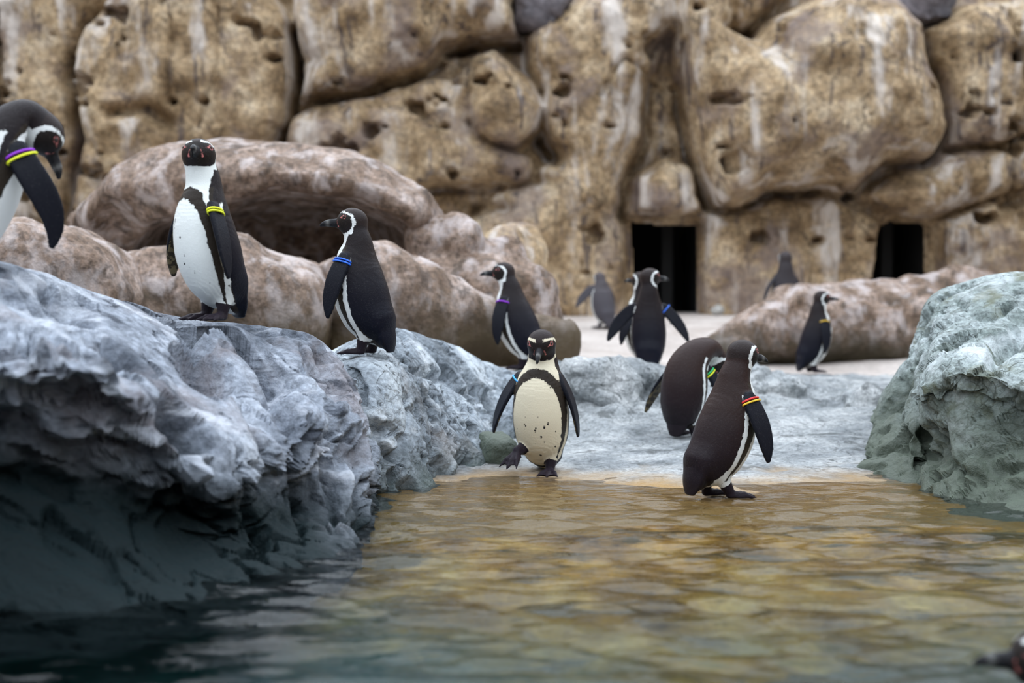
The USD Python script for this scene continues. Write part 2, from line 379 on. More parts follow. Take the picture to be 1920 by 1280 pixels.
# ------------------------------------------------------------------ the ground under everything
GP = np.array([  # x, y, z
    (-.5, 4.9, -.06), (.1, 5.35, .0), (.1, 5.0, -.025), (.8, 5.2, .0), (.8, 4.8, -.02), (1.3, 5.3, .0), (1.3, 4.85, -.05), (.2, 5.6, .02), (.6, 5.6, .025), (1.0, 5.7, .03),
    (0, 4.4, -.07), (.8, 4.4, -.07), (1.5, 4.4, -.10), (0, 3.8, -.12), (.8, 3.8, -.12), (1.5, 3.8, -.17), (0.1, 3.45, -.15), (.9, 3.5, -.15), (.1, 3.3, -.27), (.9, 3.3, -.26),
    (.1, 2.6, -.34), (.9, 2.6, -.32), (.0, 1.0, -.45), (1.2, 1.0, -.45), (-.5, 3.6, -.24), (-.5, 3.2, -.45), (-.4, 2.5, -.6), (-.9, 4, -.35), (-1.0, 3.3, -.8), (-1, 2.4, -.9), (-2.5, 3, -.9), (-2.5, 1, -.9),
    (2.4, 3.6, -.35), (2.4, 2.4, -.5), (3.5, 3, -.5), (3.5, 1, -.6), (2.4, 4.8, -.15), (3.5, 5.5, .0),
    (.1, 5.95, .03), (.8, 6.0, .05), (1.3, 6, .05), (1.0, 6.5, .085), (1.6, 6.6, .08), (1.9, 6.3, .05), (2.2, 7.0, .08), (-.2, 6.3, .03),
    (.315, 7.0, .315), (.64, 7.1, .328), (.82, 7.15, .285), (.34, 6.5, .06), (.62, 6.6, .085), (.28, 6.75, .16), (.62, 6.85, .20), (1.0, 7.1, .21),
    (1.4, 7.6, .245), (1.45, 7.2, .115), (1.2, 7.3, .21), (1.75, 9.0, .142), (2.43, 9.0, .132), (1.8, 8.0, .11), (2.05, 8.0, .13), (3.2, 9.0, .13), (2.0, 7.5, .10),
    (.3, 7.6, .27), (.75, 7.8, .235), (.75, 9, .27), (.72, 11.3, .365), (1.7, 9.4, .14), (2.3, 9.5, .13), (1.75, 10.2, .18), (1.9, 11.0, .41), (3.0, 11.0, .41),
    (0.02, 7.2, .296), (-.5, 7.5, .3), (-1.5, 7, .3), (-2.5, 8, .35), (-2, 10, .4), (0, 13, .42), (3, 13, .42), (-4, 13, .42), (4.5, 13, .42), (-4, 6, .2), (4.5, 8, .15),
    (-1.2, 5.5, .2), (-2.5, 4.5, .2), (-4, 4, .1)])
_ground = RBFInterpolator(GP[:, :2], GP[:, 2], kernel="linear", smoothing=0.002)


def ground(x, y):
    return _ground(np.stack([np.ravel(x), np.ravel(y)], 1)).reshape(np.shape(x))


def terrain(x0, x1, y0, y1, step):
    X, Y = np.meshgrid(np.arange(x0, x1 + step, step), np.arange(y0, y1 + step, step), indexing="ij")
    Z = ground(X, Y)
    return np.stack([X, Y, Z], -1).reshape(-1, 3), grid_faces(*X.shape)


def drop_faces(V, F, keep):
    F = F[keep[F].all(1)]
    u, inv = np.unique(F, return_inverse=True)
    return V[u], inv.reshape(F.shape)


def level(V, seats):
    """Flattens the rock where a penguin stands on it."""
    for c, r in seats:
        d = np.hypot(V[:, 0] - c[0], V[:, 1] - c[1])
        w = sstep(r, .35 * r, d) * (np.abs(V[:, 2] - c[2]) < .16)
        V[:, 2] += w * (c[2] + .5 * np.clip(V[:, 2] - c[2], -.03, .012) - V[:, 2])
    return V


SB = PchipInterpolator([-5, -1, -.2, .3, .9, 1.3, 1.7, 5], [6.9, 6.9, 7.05, 7.35, 7.45, 7.9, 9.25, 9.25])

# shore: rough grey rock that slopes into the pool
V, F = terrain(-1.0, 3.2, 4.25, 9.3, 0.016)
V, F = drop_faces(V, F, V[:, 1] < SB(V[:, 0]))
ridge = np.exp(-((V[:, 0] - .5) / .42) ** 2 - ((V[:, 1] - 6.95) / .33) ** 2) + 0.8 * np.exp(-((V[:, 0] - 1.35) / .3) ** 2 - ((V[:, 1] - 7.4) / .35) ** 2) + 0.9 * np.exp(-((V[:, 0] - 1.95) / .3) ** 2 - ((V[:, 1] - 7.6) / .4) ** 2)
lowm = sstep(5.2, 6.3, V[:, 1])
V = rough(V, F, [(.30, .03), (.12, .018), (.05, .009)], 5, dip_frame((1, .2, -.3), (0, -.4, 1), (.6, 1, 1.4)), mask=0.18 + 0.35 * lowm + 1.3 * np.clip(ridge, 0, 1))
V[:, 2] += 0.02 * (meshkit.fbm(V * [6, 6, 6], 4, 3) - .5) * (0.4 + lowm)
V = level(V, [(at(1014, 889, 5.48), .17), (at(1340, 934, 4.86), .17), (at(1287, 819, 6.28), .17)])
obj("rock_shore", (V, F), M_shore, smooth=40, label="pale grey rock ledge sloping down into the shallow end of the pool", category="rock")

# concrete yard behind the rocks
V, F = terrain(-4.2, 4.8, 5.6, 13.6, 0.05)
V, F = drop_faces(V, F, V[:, 1] > SB(V[:, 0]) - 0.12)
V[:, 2] += 0.02 * (meshkit.fbm(V * [2, 2, 2], 3, 8) - .5) - 0.006
obj("floor", (V, F), M_floor, kind="structure", label="pale pinkish concrete yard in front of the rock wall and its den doors", category="floor")

# pool bottom
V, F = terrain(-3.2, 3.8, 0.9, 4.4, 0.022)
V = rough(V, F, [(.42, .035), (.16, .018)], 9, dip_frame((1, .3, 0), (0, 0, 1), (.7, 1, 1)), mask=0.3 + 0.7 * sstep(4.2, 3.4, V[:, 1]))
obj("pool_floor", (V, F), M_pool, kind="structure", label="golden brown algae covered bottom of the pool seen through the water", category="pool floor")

# water: a closed body with a rippled top
X, Y = np.meshgrid(np.arange(-3.0, 3.401, 0.0125), np.arange(0.95, 6.05, 0.0125), indexing="ij")
rng = np.random.default_rng(4)
Z = np.zeros_like(X)
wx = 0.6 * (meshkit.noise(np.stack([X * 1.3, Y * 1.3, 0 * X], -1), 2) - .5)
for k in range(30):
    lam = rng.uniform(0.045, 0.30)
    th = rng.normal(math.pi / 2, 0.38)
    amp = 0.0066 * lam
    ph = rng.uniform(0, 6.28)
    env = 0.35 + 1.3 * meshkit.noise(np.stack([X * 2.2 + k * 7.1, Y * 2.2, 0 * X], -1), 40 + k)
    Z += amp * env * np.sin(2 * math.pi / lam * (X * math.cos(th) + Y * math.sin(th) + 0.35 * wx) + ph)
Z *= 0.45 + 0.55 * sstep(5.3, 4.6, Y)
nu, nv = X.shape
top = np.stack([X, Y, Z], -1).reshape(-1, 3)
ft = grid_faces(nu, nv)
ii = np.arange(nu * nv).reshape(nu, nv)
ring = np.r_[ii[:, 0], ii[-1, 1:], ii[-2::-1, -1], ii[0, -2:0:-1]]
bot = top[ring].copy()
bot[:, 2] = -1.3
nb = len(top)
jb = nb + np.arange(len(ring))
nxt = np.roll(np.arange(len(ring)), -1)
side = np.vstack([np.stack([ring, jb, jb[nxt]], 1), np.stack([ring, jb[nxt], ring[nxt]], 1)])
cen = len(top) + len(bot)
cap = np.stack([np.full(len(ring), cen), jb[nxt], jb], 1)
WV = np.vstack([top, bot, [[0.2, 3.5, -1.3]]])
obj("pool_water", (WV, np.vstack([ft, side, cap])), M_water, smooth=50, label="clear rippled pool water, golden over the shallows and dark teal by the big boulder", category="water", kind="stuff")

# ------------------------------------------------------------------ the rock wall behind
YW = 13.0
STEP = 4.0
gx, gy = np.arange(-320, 2260, STEP), np.arange(-130, 632, STEP)
PX, PY = np.meshgrid(gx, gy, indexing="ij")
m_per = YW / FPX
warpx = 18 * (meshkit.fbm(np.stack([PX / 90, PY / 90, 0 * PX], -1), 4, 21) - .5)
warpy = 18 * (meshkit.fbm(np.stack([PX / 90, PY / 90, 0 * PX + 5], -1), 4, 22) - .5)
QX, QY = PX + warpx, PY + warpy
BULGES = [  # outline in the photograph, height in metres, width of its shoulder in metres
    ([(-330, -140), (185, -140), (205, 10), (152, 80), (135, 150), (150, 215), (153, 265), (135, 330), (132, 440), (-330, 440)], .18, .45),
    ([(250, -140), (215, 10), (165, 75), (146, 130), (148, 175), (162, 205), (168, 270), (150, 330), (145, 440), (250, 440), (420, 340), (515, 270), (538, 235), (556, 190), (566, 110), (545, 40), (500, -20), (450, -140)], .50, .55),
    ([(555, -140), (965, -140), (976, 40), (970, 84), (850, 92), (800, 138), (730, 158), (690, 172), (600, 186), (566, 200), (574, 120), (552, 40)], .40, .40),
    ([(545, 222), (600, 197), (700, 182), (735, 168), (800, 152), (862, 150), (880, 118), (880, 240), (915, 278), (1000, 292), (1000, 335), (960, 348), (900, 354), (820, 350), (800, 360), (700, 380), (540, 380)], .26, .35),
    ([(885, 122), (930, 102), (962, 125), (1000, 160), (1016, 205), (1010, 250), (970, 280), (920, 277), (887, 245), (877, 200)], .42, .32),
    ([(985, 62), (1080, 12), (1135, -20), (1268, -140), (1270, 60), (1232, 110), (1205, 180), (1195, 260), (1165, 330), (1150, 415), (1060, 412), (1012, 322), (1045, 290), (1022, 240), (1015, 180), (992, 130)], .34, .42),
    ([(1182, 330), (1240, 302), (1290, 320), (1312, 409), (1170, 409)], .26, .22),
    ([(1256, 92), (1274, -140), (1330, -140), (1362, 60), (1392, 82), (1442, 40), (1560, -14), (1655, 0), (1706, 60), (1712, 110), (1740, 170), (1746, 250), (1725, 300), (1640, 312), (1570, 372), (1520, 352), (1440, 362), (1380, 392), (1332, 392), (1302, 340), (1277, 250)], .85, .62),
    ([(1718, 60), (1790, 20), (1870, 10), (1920, -60), (2300, -60), (2300, 130), (1990, 222), (1880, 272), (1790, 282), (1758, 282), (1754, 200), (1732, 140)], .42, .42),
    ([(1752, 292), (1870, 284), (2100, 205), (2300, 190), (2300, 330), (1920, 352), (1800, 392), (1742, 408), (1650, 400), (1600, 370), (1660, 322), (1720, 315)], .34, .34),
    ([(1316, 402), (1400, 394), (1450, 372), (1540, 364), (1590, 392), (1640, 418), (1606, 650), (1314, 650)], .20, .30),
    ([(1746, 416), (1800, 398), (1920, 360), (2300, 345), (2300, 650), (1748, 650)], .22, .35),
    ([(930, 362), (1060, 330), (1165, 422), (1172, 650), (1040, 650), (900, 520), (880, 420)], .20, .30),
    ([(1275, -140), (1440, -140), (1500, -30), (1440, 20), (1380, 60), (1350, 40), (1300, 10)], .28, .25),
]
pts = np.stack([QX.ravel(), QY.ravel()], 1)
D = np.zeros(PX.shape)
own = np.full(PX.shape, -1)
for k, (poly, A, w) in enumerate(BULGES):
    P = shapely.Polygon(poly).buffer(0)
    ins = shapely.contains_xy(P, pts[:, 0], pts[:, 1]).reshape(PX.shape)
    d = distance_transform_edt(ins) * STEP * m_per
    b = A * np.sqrt(np.clip(1 - (1 - np.clip(d / w, 0, 1)) ** 2.2, 0, 1)) * ins + 0.14 * ins
    new = b > D
    D = np.where(new, b, D)
    own[ins & new] = k
D = gaussian_filter(D, 1.0)
PW = np.stack([PX * m_per, PY * m_per, 0 * PX], -1)
D += 0.24 * (meshkit.fbm(PW * 1.6, 4, 31) - .5) + 0.10 * (meshkit.fbm(PW * 5, 4, 33) - .5)
pw = np.concatenate([PW[..., :2], 0 * PW[..., :1]], -1).reshape(-1, 3)
pw = pw + .2 * np.stack([meshkit.fbm(pw * 2.2, 3, 71 + j) - .5 for j in range(3)], -1) * [1, 1, 0]
D += (0.05 * facet(pw, .6, 81, 9) + 0.022 * facet(pw, .2, 82, 12)).reshape(PX.shape)
pit = meshkit.fbm(PW * [3.5, 5.0, 1], 3, 37)
D -= 0.20 * sstep(.70, .80, pit)
CRACKS = [([(1015, 260), (1045, 300)], 14, .3), ([(840, 100), (975, 88)], 9, .3), ([(152, 120), (156, 210), (162, 280), (142, 350), (138, 440)], 9, .40), ([(556, 60), (568, 150), (540, 232), (518, 272)], 8, .40), ([(1708, 60), (1745, 170), (1752, 260), (1730, 305)], 6, .35), ([(1272, 90), (1266, 200), (1284, 300), (1322, 392)], 6, .25), ([(690, 180), (760, 160), (830, 120)], 8, .2), ([(600, 190), (690, 178)], 7, .2), ([(240, 225), (300, 215), (335, 240)], 14, .22), ([(1210, 100), (1255, 70)], 12, .3),
          ([(1850, 30), (1880, 110), (1900, 180), (1880, 330), (1900, 420)], 5, .10), ([(1870, 390), (1935, 370)], 10, .2), ([(1340, 60), (1395, 72)], 12, .25), ([(1215, 110), (1212, 260), (1185, 330)], 7, .15),
          ([(440, 40), (436, 150), (400, 250)], 3, .05), ([(350, 60), (352, 200)], 3, .05), ([(1160, 350), (1162, 420)], 5, .12), ([(900, 395), (945, 390)], 13, .2), ([(1120, 190), (1160, 120), (1240, 170)], 4, .06),
          ([(15, 0), (18, 220)], 5, .15), ([(800, 360), (940, 352)], 8, .12), ([(970, 20), (990, 60)], 14, .2), ([(1430, 365), (1500, 372), (1560, 352)], 10, .15), ([(1300, 370), (1330, 395)], 6, .1)]
for line, w, dep in CRACKS:
    d, t = polyline_dist(pts, line)
    D -= dep * np.exp(-(d / w) ** 2).reshape(PX.shape)
base = at(PX, PY, np.full(PX.shape, YW))
V = base.copy()
V[..., 1] -= D
DOORS = [[(1180, 414), (1240, 419), (1310, 420), (1311, 500), (1309, 640), (1182, 640), (1186, 520)], [(1648, 424), (1668, 414), (1725, 415), (1738, 424), (1742, 640), (1600, 640), (1618, 530)]]
hole = np.zeros(PX.shape, bool)
for dpoly in DOORS:
    hole |= shapely.contains_xy(shapely.Polygon(dpoly), PX.ravel() + .35 * warpx.ravel(), PY.ravel() + .35 * warpy.ravel()).reshape(PX.shape)
V[..., 1] = np.where(hole, YW + 0.06, V[..., 1])
Vf = V.reshape(-1, 3)
Ff = grid_faces(*PX.shape)[:, ::-1]
wall = thing("wall_back", (0, 0, 0), kind="structure", label="tall sandy artificial rock wall with bulging boulders and two dark den doorways", category="wall")
fh = hole.ravel()[Ff].any(1)
deep = hole.ravel()[Ff].all(1)
fo = own.ravel()[Ff].max(1)
Nw = vnormals(Vf, Ff)


def sub(V, F, N, name, mat, parent, **kw):
    u, inv = np.unique(F, return_inverse=True)
    m = obj(name, (V[u], inv.reshape(F.shape)), mat, parent, smooth=False, **kw)
    g = UsdGeom.Mesh(m)
    g.CreateNormalsAttr(Vt.Vec3fArray.FromNumpy(N[u].astype(np.float32)))
    g.SetNormalsInterpolation("vertex")


for k in range(-1, len(BULGES)):
    sel = (fo == k) & ~deep
    if sel.any():
        sub(Vf, Ff[sel], Nw, "rock_face" if k < 0 else "boulder", M_wall, wall)
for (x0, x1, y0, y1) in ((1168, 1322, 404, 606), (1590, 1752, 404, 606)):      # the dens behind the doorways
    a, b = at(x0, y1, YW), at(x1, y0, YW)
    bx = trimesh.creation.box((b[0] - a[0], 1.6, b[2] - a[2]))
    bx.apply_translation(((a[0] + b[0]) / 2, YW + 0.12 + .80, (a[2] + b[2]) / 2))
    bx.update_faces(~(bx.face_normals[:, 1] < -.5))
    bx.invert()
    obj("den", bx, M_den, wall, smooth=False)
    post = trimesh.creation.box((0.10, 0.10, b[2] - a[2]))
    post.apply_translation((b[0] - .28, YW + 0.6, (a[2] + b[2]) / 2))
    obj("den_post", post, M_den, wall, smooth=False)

# unseen walls and a deck, added to block low sky light
def added_side_wall(name, x, sgn, label):
    Yg, Zg = np.meshgrid(np.arange(-2.2, 13.6, .12), np.arange(-.3, 3.9, .12), indexing="ij")
    q = np.stack([0 * Yg + x, Yg, Zg], -1)
    q[..., 0] += sgn * .9 * (meshkit.fbm(q * [1, .5, .6], 4, 91) - .2)
    obj(name, (q.reshape(-1, 3), grid_faces(*Yg.shape)[:, ::-sgn]), M_wall, smooth=True, kind="structure", label=label, category="wall")


added_side_wall("added_wall_left", -6.2, 1, "unseen sandy rock wall added on the left to block low sky light")
added_side_wall("added_wall_right", 6.6, -1, "unseen sandy rock wall added on the right to block low sky light")
wf = trimesh.creation.box((13.2, .3, 3.3))
wf.apply_translation((.2, -2.2, 1.6))
obj("added_wall_front", wf, M_topdark, smooth=False, kind="structure", label="unseen dark wall added opposite the rocks to block low front light", category="wall")
dk = trimesh.creation.box((13.2, 2.9, 1.4))
dk.apply_translation((.2, -.55, -.66))
obj("floor", dk, M_floor, smooth=False, kind="structure", label="unseen deck added with the light-blocking walls along the near pool rim", category="floor")

# ------------------------------------------------------------------ rocks
DIP_L = dip_frame((0.80, -.30, -.52), (.30, -.30, .90), (.30, .75, 1.7))


def finish_rock(V, F, amps, seed, frame, cracks=(), fine=0.012, name="grey_boulder", mat=None, strata=0.0, crev=0.0, freq=7.0, seats=(), **kw):
    N, V0 = vnormals(V, F), V
    V = rough(V, F, amps, seed, frame)
    h = fine * 2 * (meshkit.fbm(V * 14, 4, seed) - .5)
    q = V @ frame
    t = q[:, 2] * freq * .55 + 1.5 * meshkit.fbm(q * 2.2, 3, seed + 3)        # layers that break off in steps
    f = t - np.floor(t)
    w = sstep(.35, .6, meshkit.fbm(q * 1.9 + 5, 2, seed + 4))
    h += strata * w * (np.minimum(f / .86, (1 - f) / .14) - .5)
    for k, (sc, am) in enumerate(((freq, 1.0), (freq * 1.8, .22))):                # crevices along the layers
        n = meshkit.fbm(q * [sc * .55, sc * .55, sc], 2, seed + 6 + k)
        r = 1 - np.abs(n - .5) * 2
        h -= crev * am * sstep(.93, .995, r) * sstep(.42, .62, meshkit.fbm(q * 2.5 + 9 * k, 2, seed + 8 + k))
    if len(cracks):
        x, y = to_px(V)
        P = np.stack([x, y], 1)
        wob = 10 * (meshkit.fbm(V * 9, 3, seed + 5) - .5)
        for line, w, dep in cracks:
            d, t = polyline_dist(P + wob[:, None], line)
            h -= 2.0 * dep * np.exp(-(d / (2.0 * w * (0.35 + np.sin(math.pi * np.clip(t, .02, .98))))) ** 2) * (np.sin(math.pi * np.clip(t, 0, 1)) ** .5)
    h = h + ((V - V0) * N).sum(1)
    k = 1 - .92 * sstep(-.15, .25, N[:, 2])
    h = np.where(h > .010, .010 + np.maximum(k, .15) * (h - .010), h)          # worn smooth on top
    V = V0
    return obj(name, (level(V + N * h[:, None], seats), F), mat, smooth=38, **kw)


# the big boulder that fills the left foreground
ST = [
    [(-1500, 1300, 6.0), (-1300, 700, 5.0), (-1200, 480, 3.9), (-1150, 560, 3.4), (-1100, 700, 3.0), (-1100, 730, 3.05), (-1100, 900, 3.125), (-1100, 1180, 2.9), (-1100, 1500, 2.8)],
    [(-500, 900, 5.6), (-480, 600, 5.0), (-450, 455, 4.0), (-450, 540, 3.55), (-450, 690, 3.1), (-450, 722, 3.18), (-450, 880, 3.26), (-450, 1180, 3.12), (-450, 1420, 2.95)],
    [(-120, 900, 5.6), (-120, 600, 5.0), (-120, 478, 4.0), (-120, 560, 3.65), (-120, 695, 3.16), (-120, 728, 3.25), (-120, 880, 3.33), (-120, 1170, 3.16), (-120, 1380, 3.0)],
    [(30, 900, 5.6), (30, 620, 5.1), (30, 505, 4.1), (30, 580, 3.75), (30, 702, 3.22), (30, 736, 3.32), (30, 880, 3.4), (30, 1165, 3.19), (30, 1360, 3.05)],
    [(150, 900, 5.6), (150, 640, 5.2), (150, 546, 4.35), (150, 610, 3.9), (155, 696, 3.3), (152, 735, 3.4), (150, 880, 3.47), (150, 1160, 3.22), (150, 1350, 3.05)],
    [(250, 900, 5.7), (250, 660, 5.3), (250, 576, 4.5), (250, 660, 3.95), (265, 775, 3.42), (255, 815, 3.51), (245, 930, 3.56), (250, 1152, 3.27), (250, 1330, 3.1)],
    [(340, 900, 5.7), (345, 670, 5.35), (345, 602, 4.72), (345, 700, 4.1), (350, 862, 3.58), (338, 895, 3.66), (330, 990, 3.69), (345, 1140, 3.34), (345, 1310, 3.15)],
    [(420, 900, 5.7), (425, 680, 5.35), (425, 611, 4.8), (420, 700, 4.25), (418, 895, 3.74), (420, 930, 3.8), (425, 1000, 3.8), (440, 1120, 3.46), (440, 1290, 3.2)],
    [(500, 900, 5.7), (500, 690, 5.3), (500, 618, 4.85), (500, 720, 4.4), (515, 855, 3.98), (515, 895, 4.04), (520, 975, 3.99), (530, 1090, 3.64), (530, 1260, 3.35)],
    [(570, 900, 5.6), (570, 700, 5.2), (572, 630, 4.88), (575, 720, 4.5), (582, 828, 4.2), (585, 880, 4.22), (592, 950, 4.16), (610, 1065, 3.8), (610, 1200, 3.5)],
    [(620, 900, 5.4), (618, 720, 5.1), (616, 660, 4.92), (630, 730, 4.62), (640, 810, 4.42), (648, 860, 4.38), (655, 920, 4.28), (665, 1020, 4.05), (665, 1130, 3.8)],
    [(640, 900, 5.2), (640, 760, 5.05), (645, 700, 4.93), (672, 750, 4.75), (688, 810, 4.6), (694, 850, 4.55), (697, 900, 4.5), (696, 975, 4.4), (692, 1060, 4.2)],
    [(630, 900, 5.2), (635, 800, 5.1), (640, 740, 5.0), (660, 780, 4.92), (672, 825, 4.87), (676, 860, 4.84), (680, 910, 4.8), (680, 960, 4.7), (680, 1040, 4.5)],
]
CR_L = [([(75, 532), (130, 566), (195, 610)], 6, .04), ([(190, 640), (250, 665), (320, 695)], 8, .05), ([(325, 638), (380, 680), (440, 732)], 11, .07), ([(260, 750), (330, 800), (400, 870)], 7, .04), ([(300, 740), (370, 800), (425, 850)], 9, .05),
        ([(120, 640), (180, 670), (235, 690)], 6, .03), ([(480, 690), (540, 760), (560, 830)], 7, .04), ([(560, 640), (610, 700), (640, 760)], 6, .03), ([(470, 900), (480, 980), (500, 1050)], 5, .03), ([(545, 860), (560, 930), (570, 1020)], 4, .025),
        ([(600, 850), (625, 930), (630, 1000)], 4, .02), ([(30, 640), (80, 660), (140, 668)], 5, .03)]
V, F = loft(ST, 640, 400)
finish_rock(V, F, [(.42, .050), (.19, .055), (.08, .034), (.035, .014)], 11, DIP_L, CR_L, seats=[(at(396, 603, 4.62), .22)], strata=.034, crev=.050, mat=M_greydark, label="large layered grey boulder with a dark damp front face in the left foreground", category="boulder")

# the rounded bank between the big boulder and the shore
ST = [
    [(560, 900, 6.7), (560, 720, 6.4), (585, 690, 5.7), (595, 740, 5.25), (600, 800, 5.1), (600, 880, 4.95), (600, 960, 4.8), (600, 1020, 4.6)],
    [(640, 900, 6.7), (640, 700, 6.4), (640, 655, 5.75), (645, 700, 5.25), (650, 770, 5.05), (655, 850, 4.92), (660, 950, 4.82), (660, 1020, 4.6)],
    [(690, 900, 6.8), (690, 690, 6.5), (690, 634, 5.80), (690, 668, 5.28), (695, 760, 5.05), (695, 850, 4.95), (698, 945, 4.84), (698, 1010, 4.65)],
    [(740, 900, 6.9), (740, 690, 6.6), (740, 621, 5.95), (738, 690, 5.35), (737, 770, 5.15), (737, 850, 5.05), (742, 928, 4.95), (742, 990, 4.8)],
    [(800, 900, 7.0), (800, 700, 6.8), (800, 638, 6.2), (795, 720, 5.6), (790, 790, 5.4), (790, 850, 5.25), (790, 912, 5.12), (790, 970, 4.95)],
    [(850, 900, 7.2), (850, 710, 7.0), (850, 656, 6.45), (845, 740, 5.85), (842, 800, 5.6), (840, 850, 5.45), (838, 898, 5.32), (838, 950, 5.15)],
    [(905, 900, 7.3), (905, 720, 7.1), (905, 683, 6.7), (900, 750, 6.15), (897, 805, 5.85), (895, 845, 5.68), (893, 882, 5.56), (893, 930, 5.4)],
    [(960, 900, 7.3), (960, 730, 7.2), (962, 700, 6.95), (960, 765, 6.5), (962, 815, 6.2), (960, 845, 6.02), (955, 872, 5.86), (955, 900, 5.7)],
    [(1060, 900, 7.4), (1060, 760, 7.2), (1060, 725, 7.0), (1060, 790, 6.6), (1060, 850, 6.3), (1060, 870, 6.1), (1050, 890, 5.9), (1050, 920, 5.8)],
]
V, F = loft(ST, 360, 340)
finish_rock(V, F, [(.36, .060), (.15, .062), (.06, .030), (.028, .012)], 23, dip_frame((.75, -.3, -.55), (.3, -.6, .7), (.6, .9, 1.2)), [([(640, 690), (665, 720), (690, 760)], 6, .04), ([(760, 690), (820, 700), (880, 720)], 4, .02)], strata=.024, crev=.024, freq=9.0, seats=[(at(686, 666, 5.28), .17)], mat=M_grey,
            label="rough pale grey rock bank beside the shallows, broken into blocks at its foot", category="boulder")

# the boulder at the right edge
ST = [
    [(1700, 900, 7.4), (1680, 760, 6.9), (1650, 790, 6.5), (1640, 820, 6.3), (1636, 835, 6.22), (1632, 850, 6.15), (1625, 870, 6.0), (1615, 892, 5.9), (1610, 930, 5.8)],
    [(1740, 900, 7.6), (1700, 740, 6.9), (1652, 765, 6.1), (1642, 800, 5.92), (1636, 818, 5.84), (1632, 835, 5.76), (1620, 865, 5.6), (1606, 890, 5.48), (1600, 930, 5.35)],
    [(1780, 900, 7.6), (1740, 660, 7.0), (1693, 676, 6.15), (1690, 722, 5.92), (1688, 750, 5.83), (1686, 772, 5.76), (1680, 830, 5.6), (1672, 898, 5.38), (1668, 950, 5.2)],
    [(1800, 900, 7.6), (1775, 580, 7.2), (1732, 582, 6.3), (1730, 640, 5.98), (1722, 710, 5.70), (1719, 750, 5.64), (1716, 810, 5.50), (1712, 903, 5.30), (1710, 950, 5.1)],
    [(1810, 900, 7.7), (1785, 555, 7.2), (1752, 556, 6.35), (1745, 630, 5.95), (1734, 715, 5.60), (1733, 760, 5.58), (1733, 820, 5.50), (1730, 905, 5.30), (1728, 955, 5.1)],
    [(1818, 900, 7.7), (1800, 548, 7.2), (1772, 545, 6.35), (1760, 622, 5.82), (1744, 722, 5.22), (1746, 748, 5.27), (1750, 830, 5.24), (1738, 920, 5.08), (1736, 975, 4.9)],
    [(1860, 900, 7.7), (1845, 532, 7.2), (1830, 528, 6.3), (1818, 614, 5.68), (1800, 700, 5.04), (1800, 726, 5.10), (1798, 820, 5.02), (1790, 942, 4.84), (1785, 1003, 4.65)],
    [(1890, 900, 7.6), (1880, 524, 7.1), (1870, 519, 6.25), (1866, 618, 5.60), (1856, 708, 4.96), (1855, 736, 5.02), (1852, 826, 4.93), (1850, 950, 4.74), (1846, 1012, 4.55)],
    [(1930, 900, 7.6), (1925, 520, 7.1), (1920, 514, 6.25), (1920, 622, 5.52), (1915, 736, 4.88), (1915, 764, 4.94), (1915, 842, 4.84), (1915, 957, 4.66), (1910, 1020, 4.5)],
    [(2100, 900, 7.5), (2100, 520, 7.0), (2100, 512, 6.2), (2100, 630, 5.4), (2100, 745, 4.82), (2100, 772, 4.86), (2100, 850, 4.74), (2100, 975, 4.48), (2100, 1050, 4.3)],
    [(2400, 900, 7.5), (2400, 620, 7.0), (2400, 600, 6.2), (2400, 690, 5.6), (2400, 790, 5.1), (2400, 815, 5.2), (2400, 880, 5.0), (2400, 980, 4.7), (2400, 1060, 4.5)],
]
V, F = loft(ST, 440, 340)
finish_rock(V, F, [(.40, .055), (.17, .045), (.07, .024), (.03, .010)], 37, dip_frame((.85, -.2, .25), (-.25, -.5, .8), (.4, .8, 1.5)),
            [([(1742, 728), (1752, 800), (1765, 880), (1740, 905)], 5, .035), ([(1850, 690), (1885, 640), (1925, 625)], 8, .04), ([(1790, 560), (1850, 585), (1915, 560)], 5, .03), ([(1770, 860), (1840, 890), (1930, 870)], 6, .03), ([(1700, 800), (1730, 830), (1740, 880)], 8, .03), ([(1765, 660), (1800, 620), (1850, 600)], 6, .03)],
            strata=.022, crev=.026, mat=M_greygreen, label="green-tinged grey boulder with a pale ledge at the right edge of the pool", category="boulder")


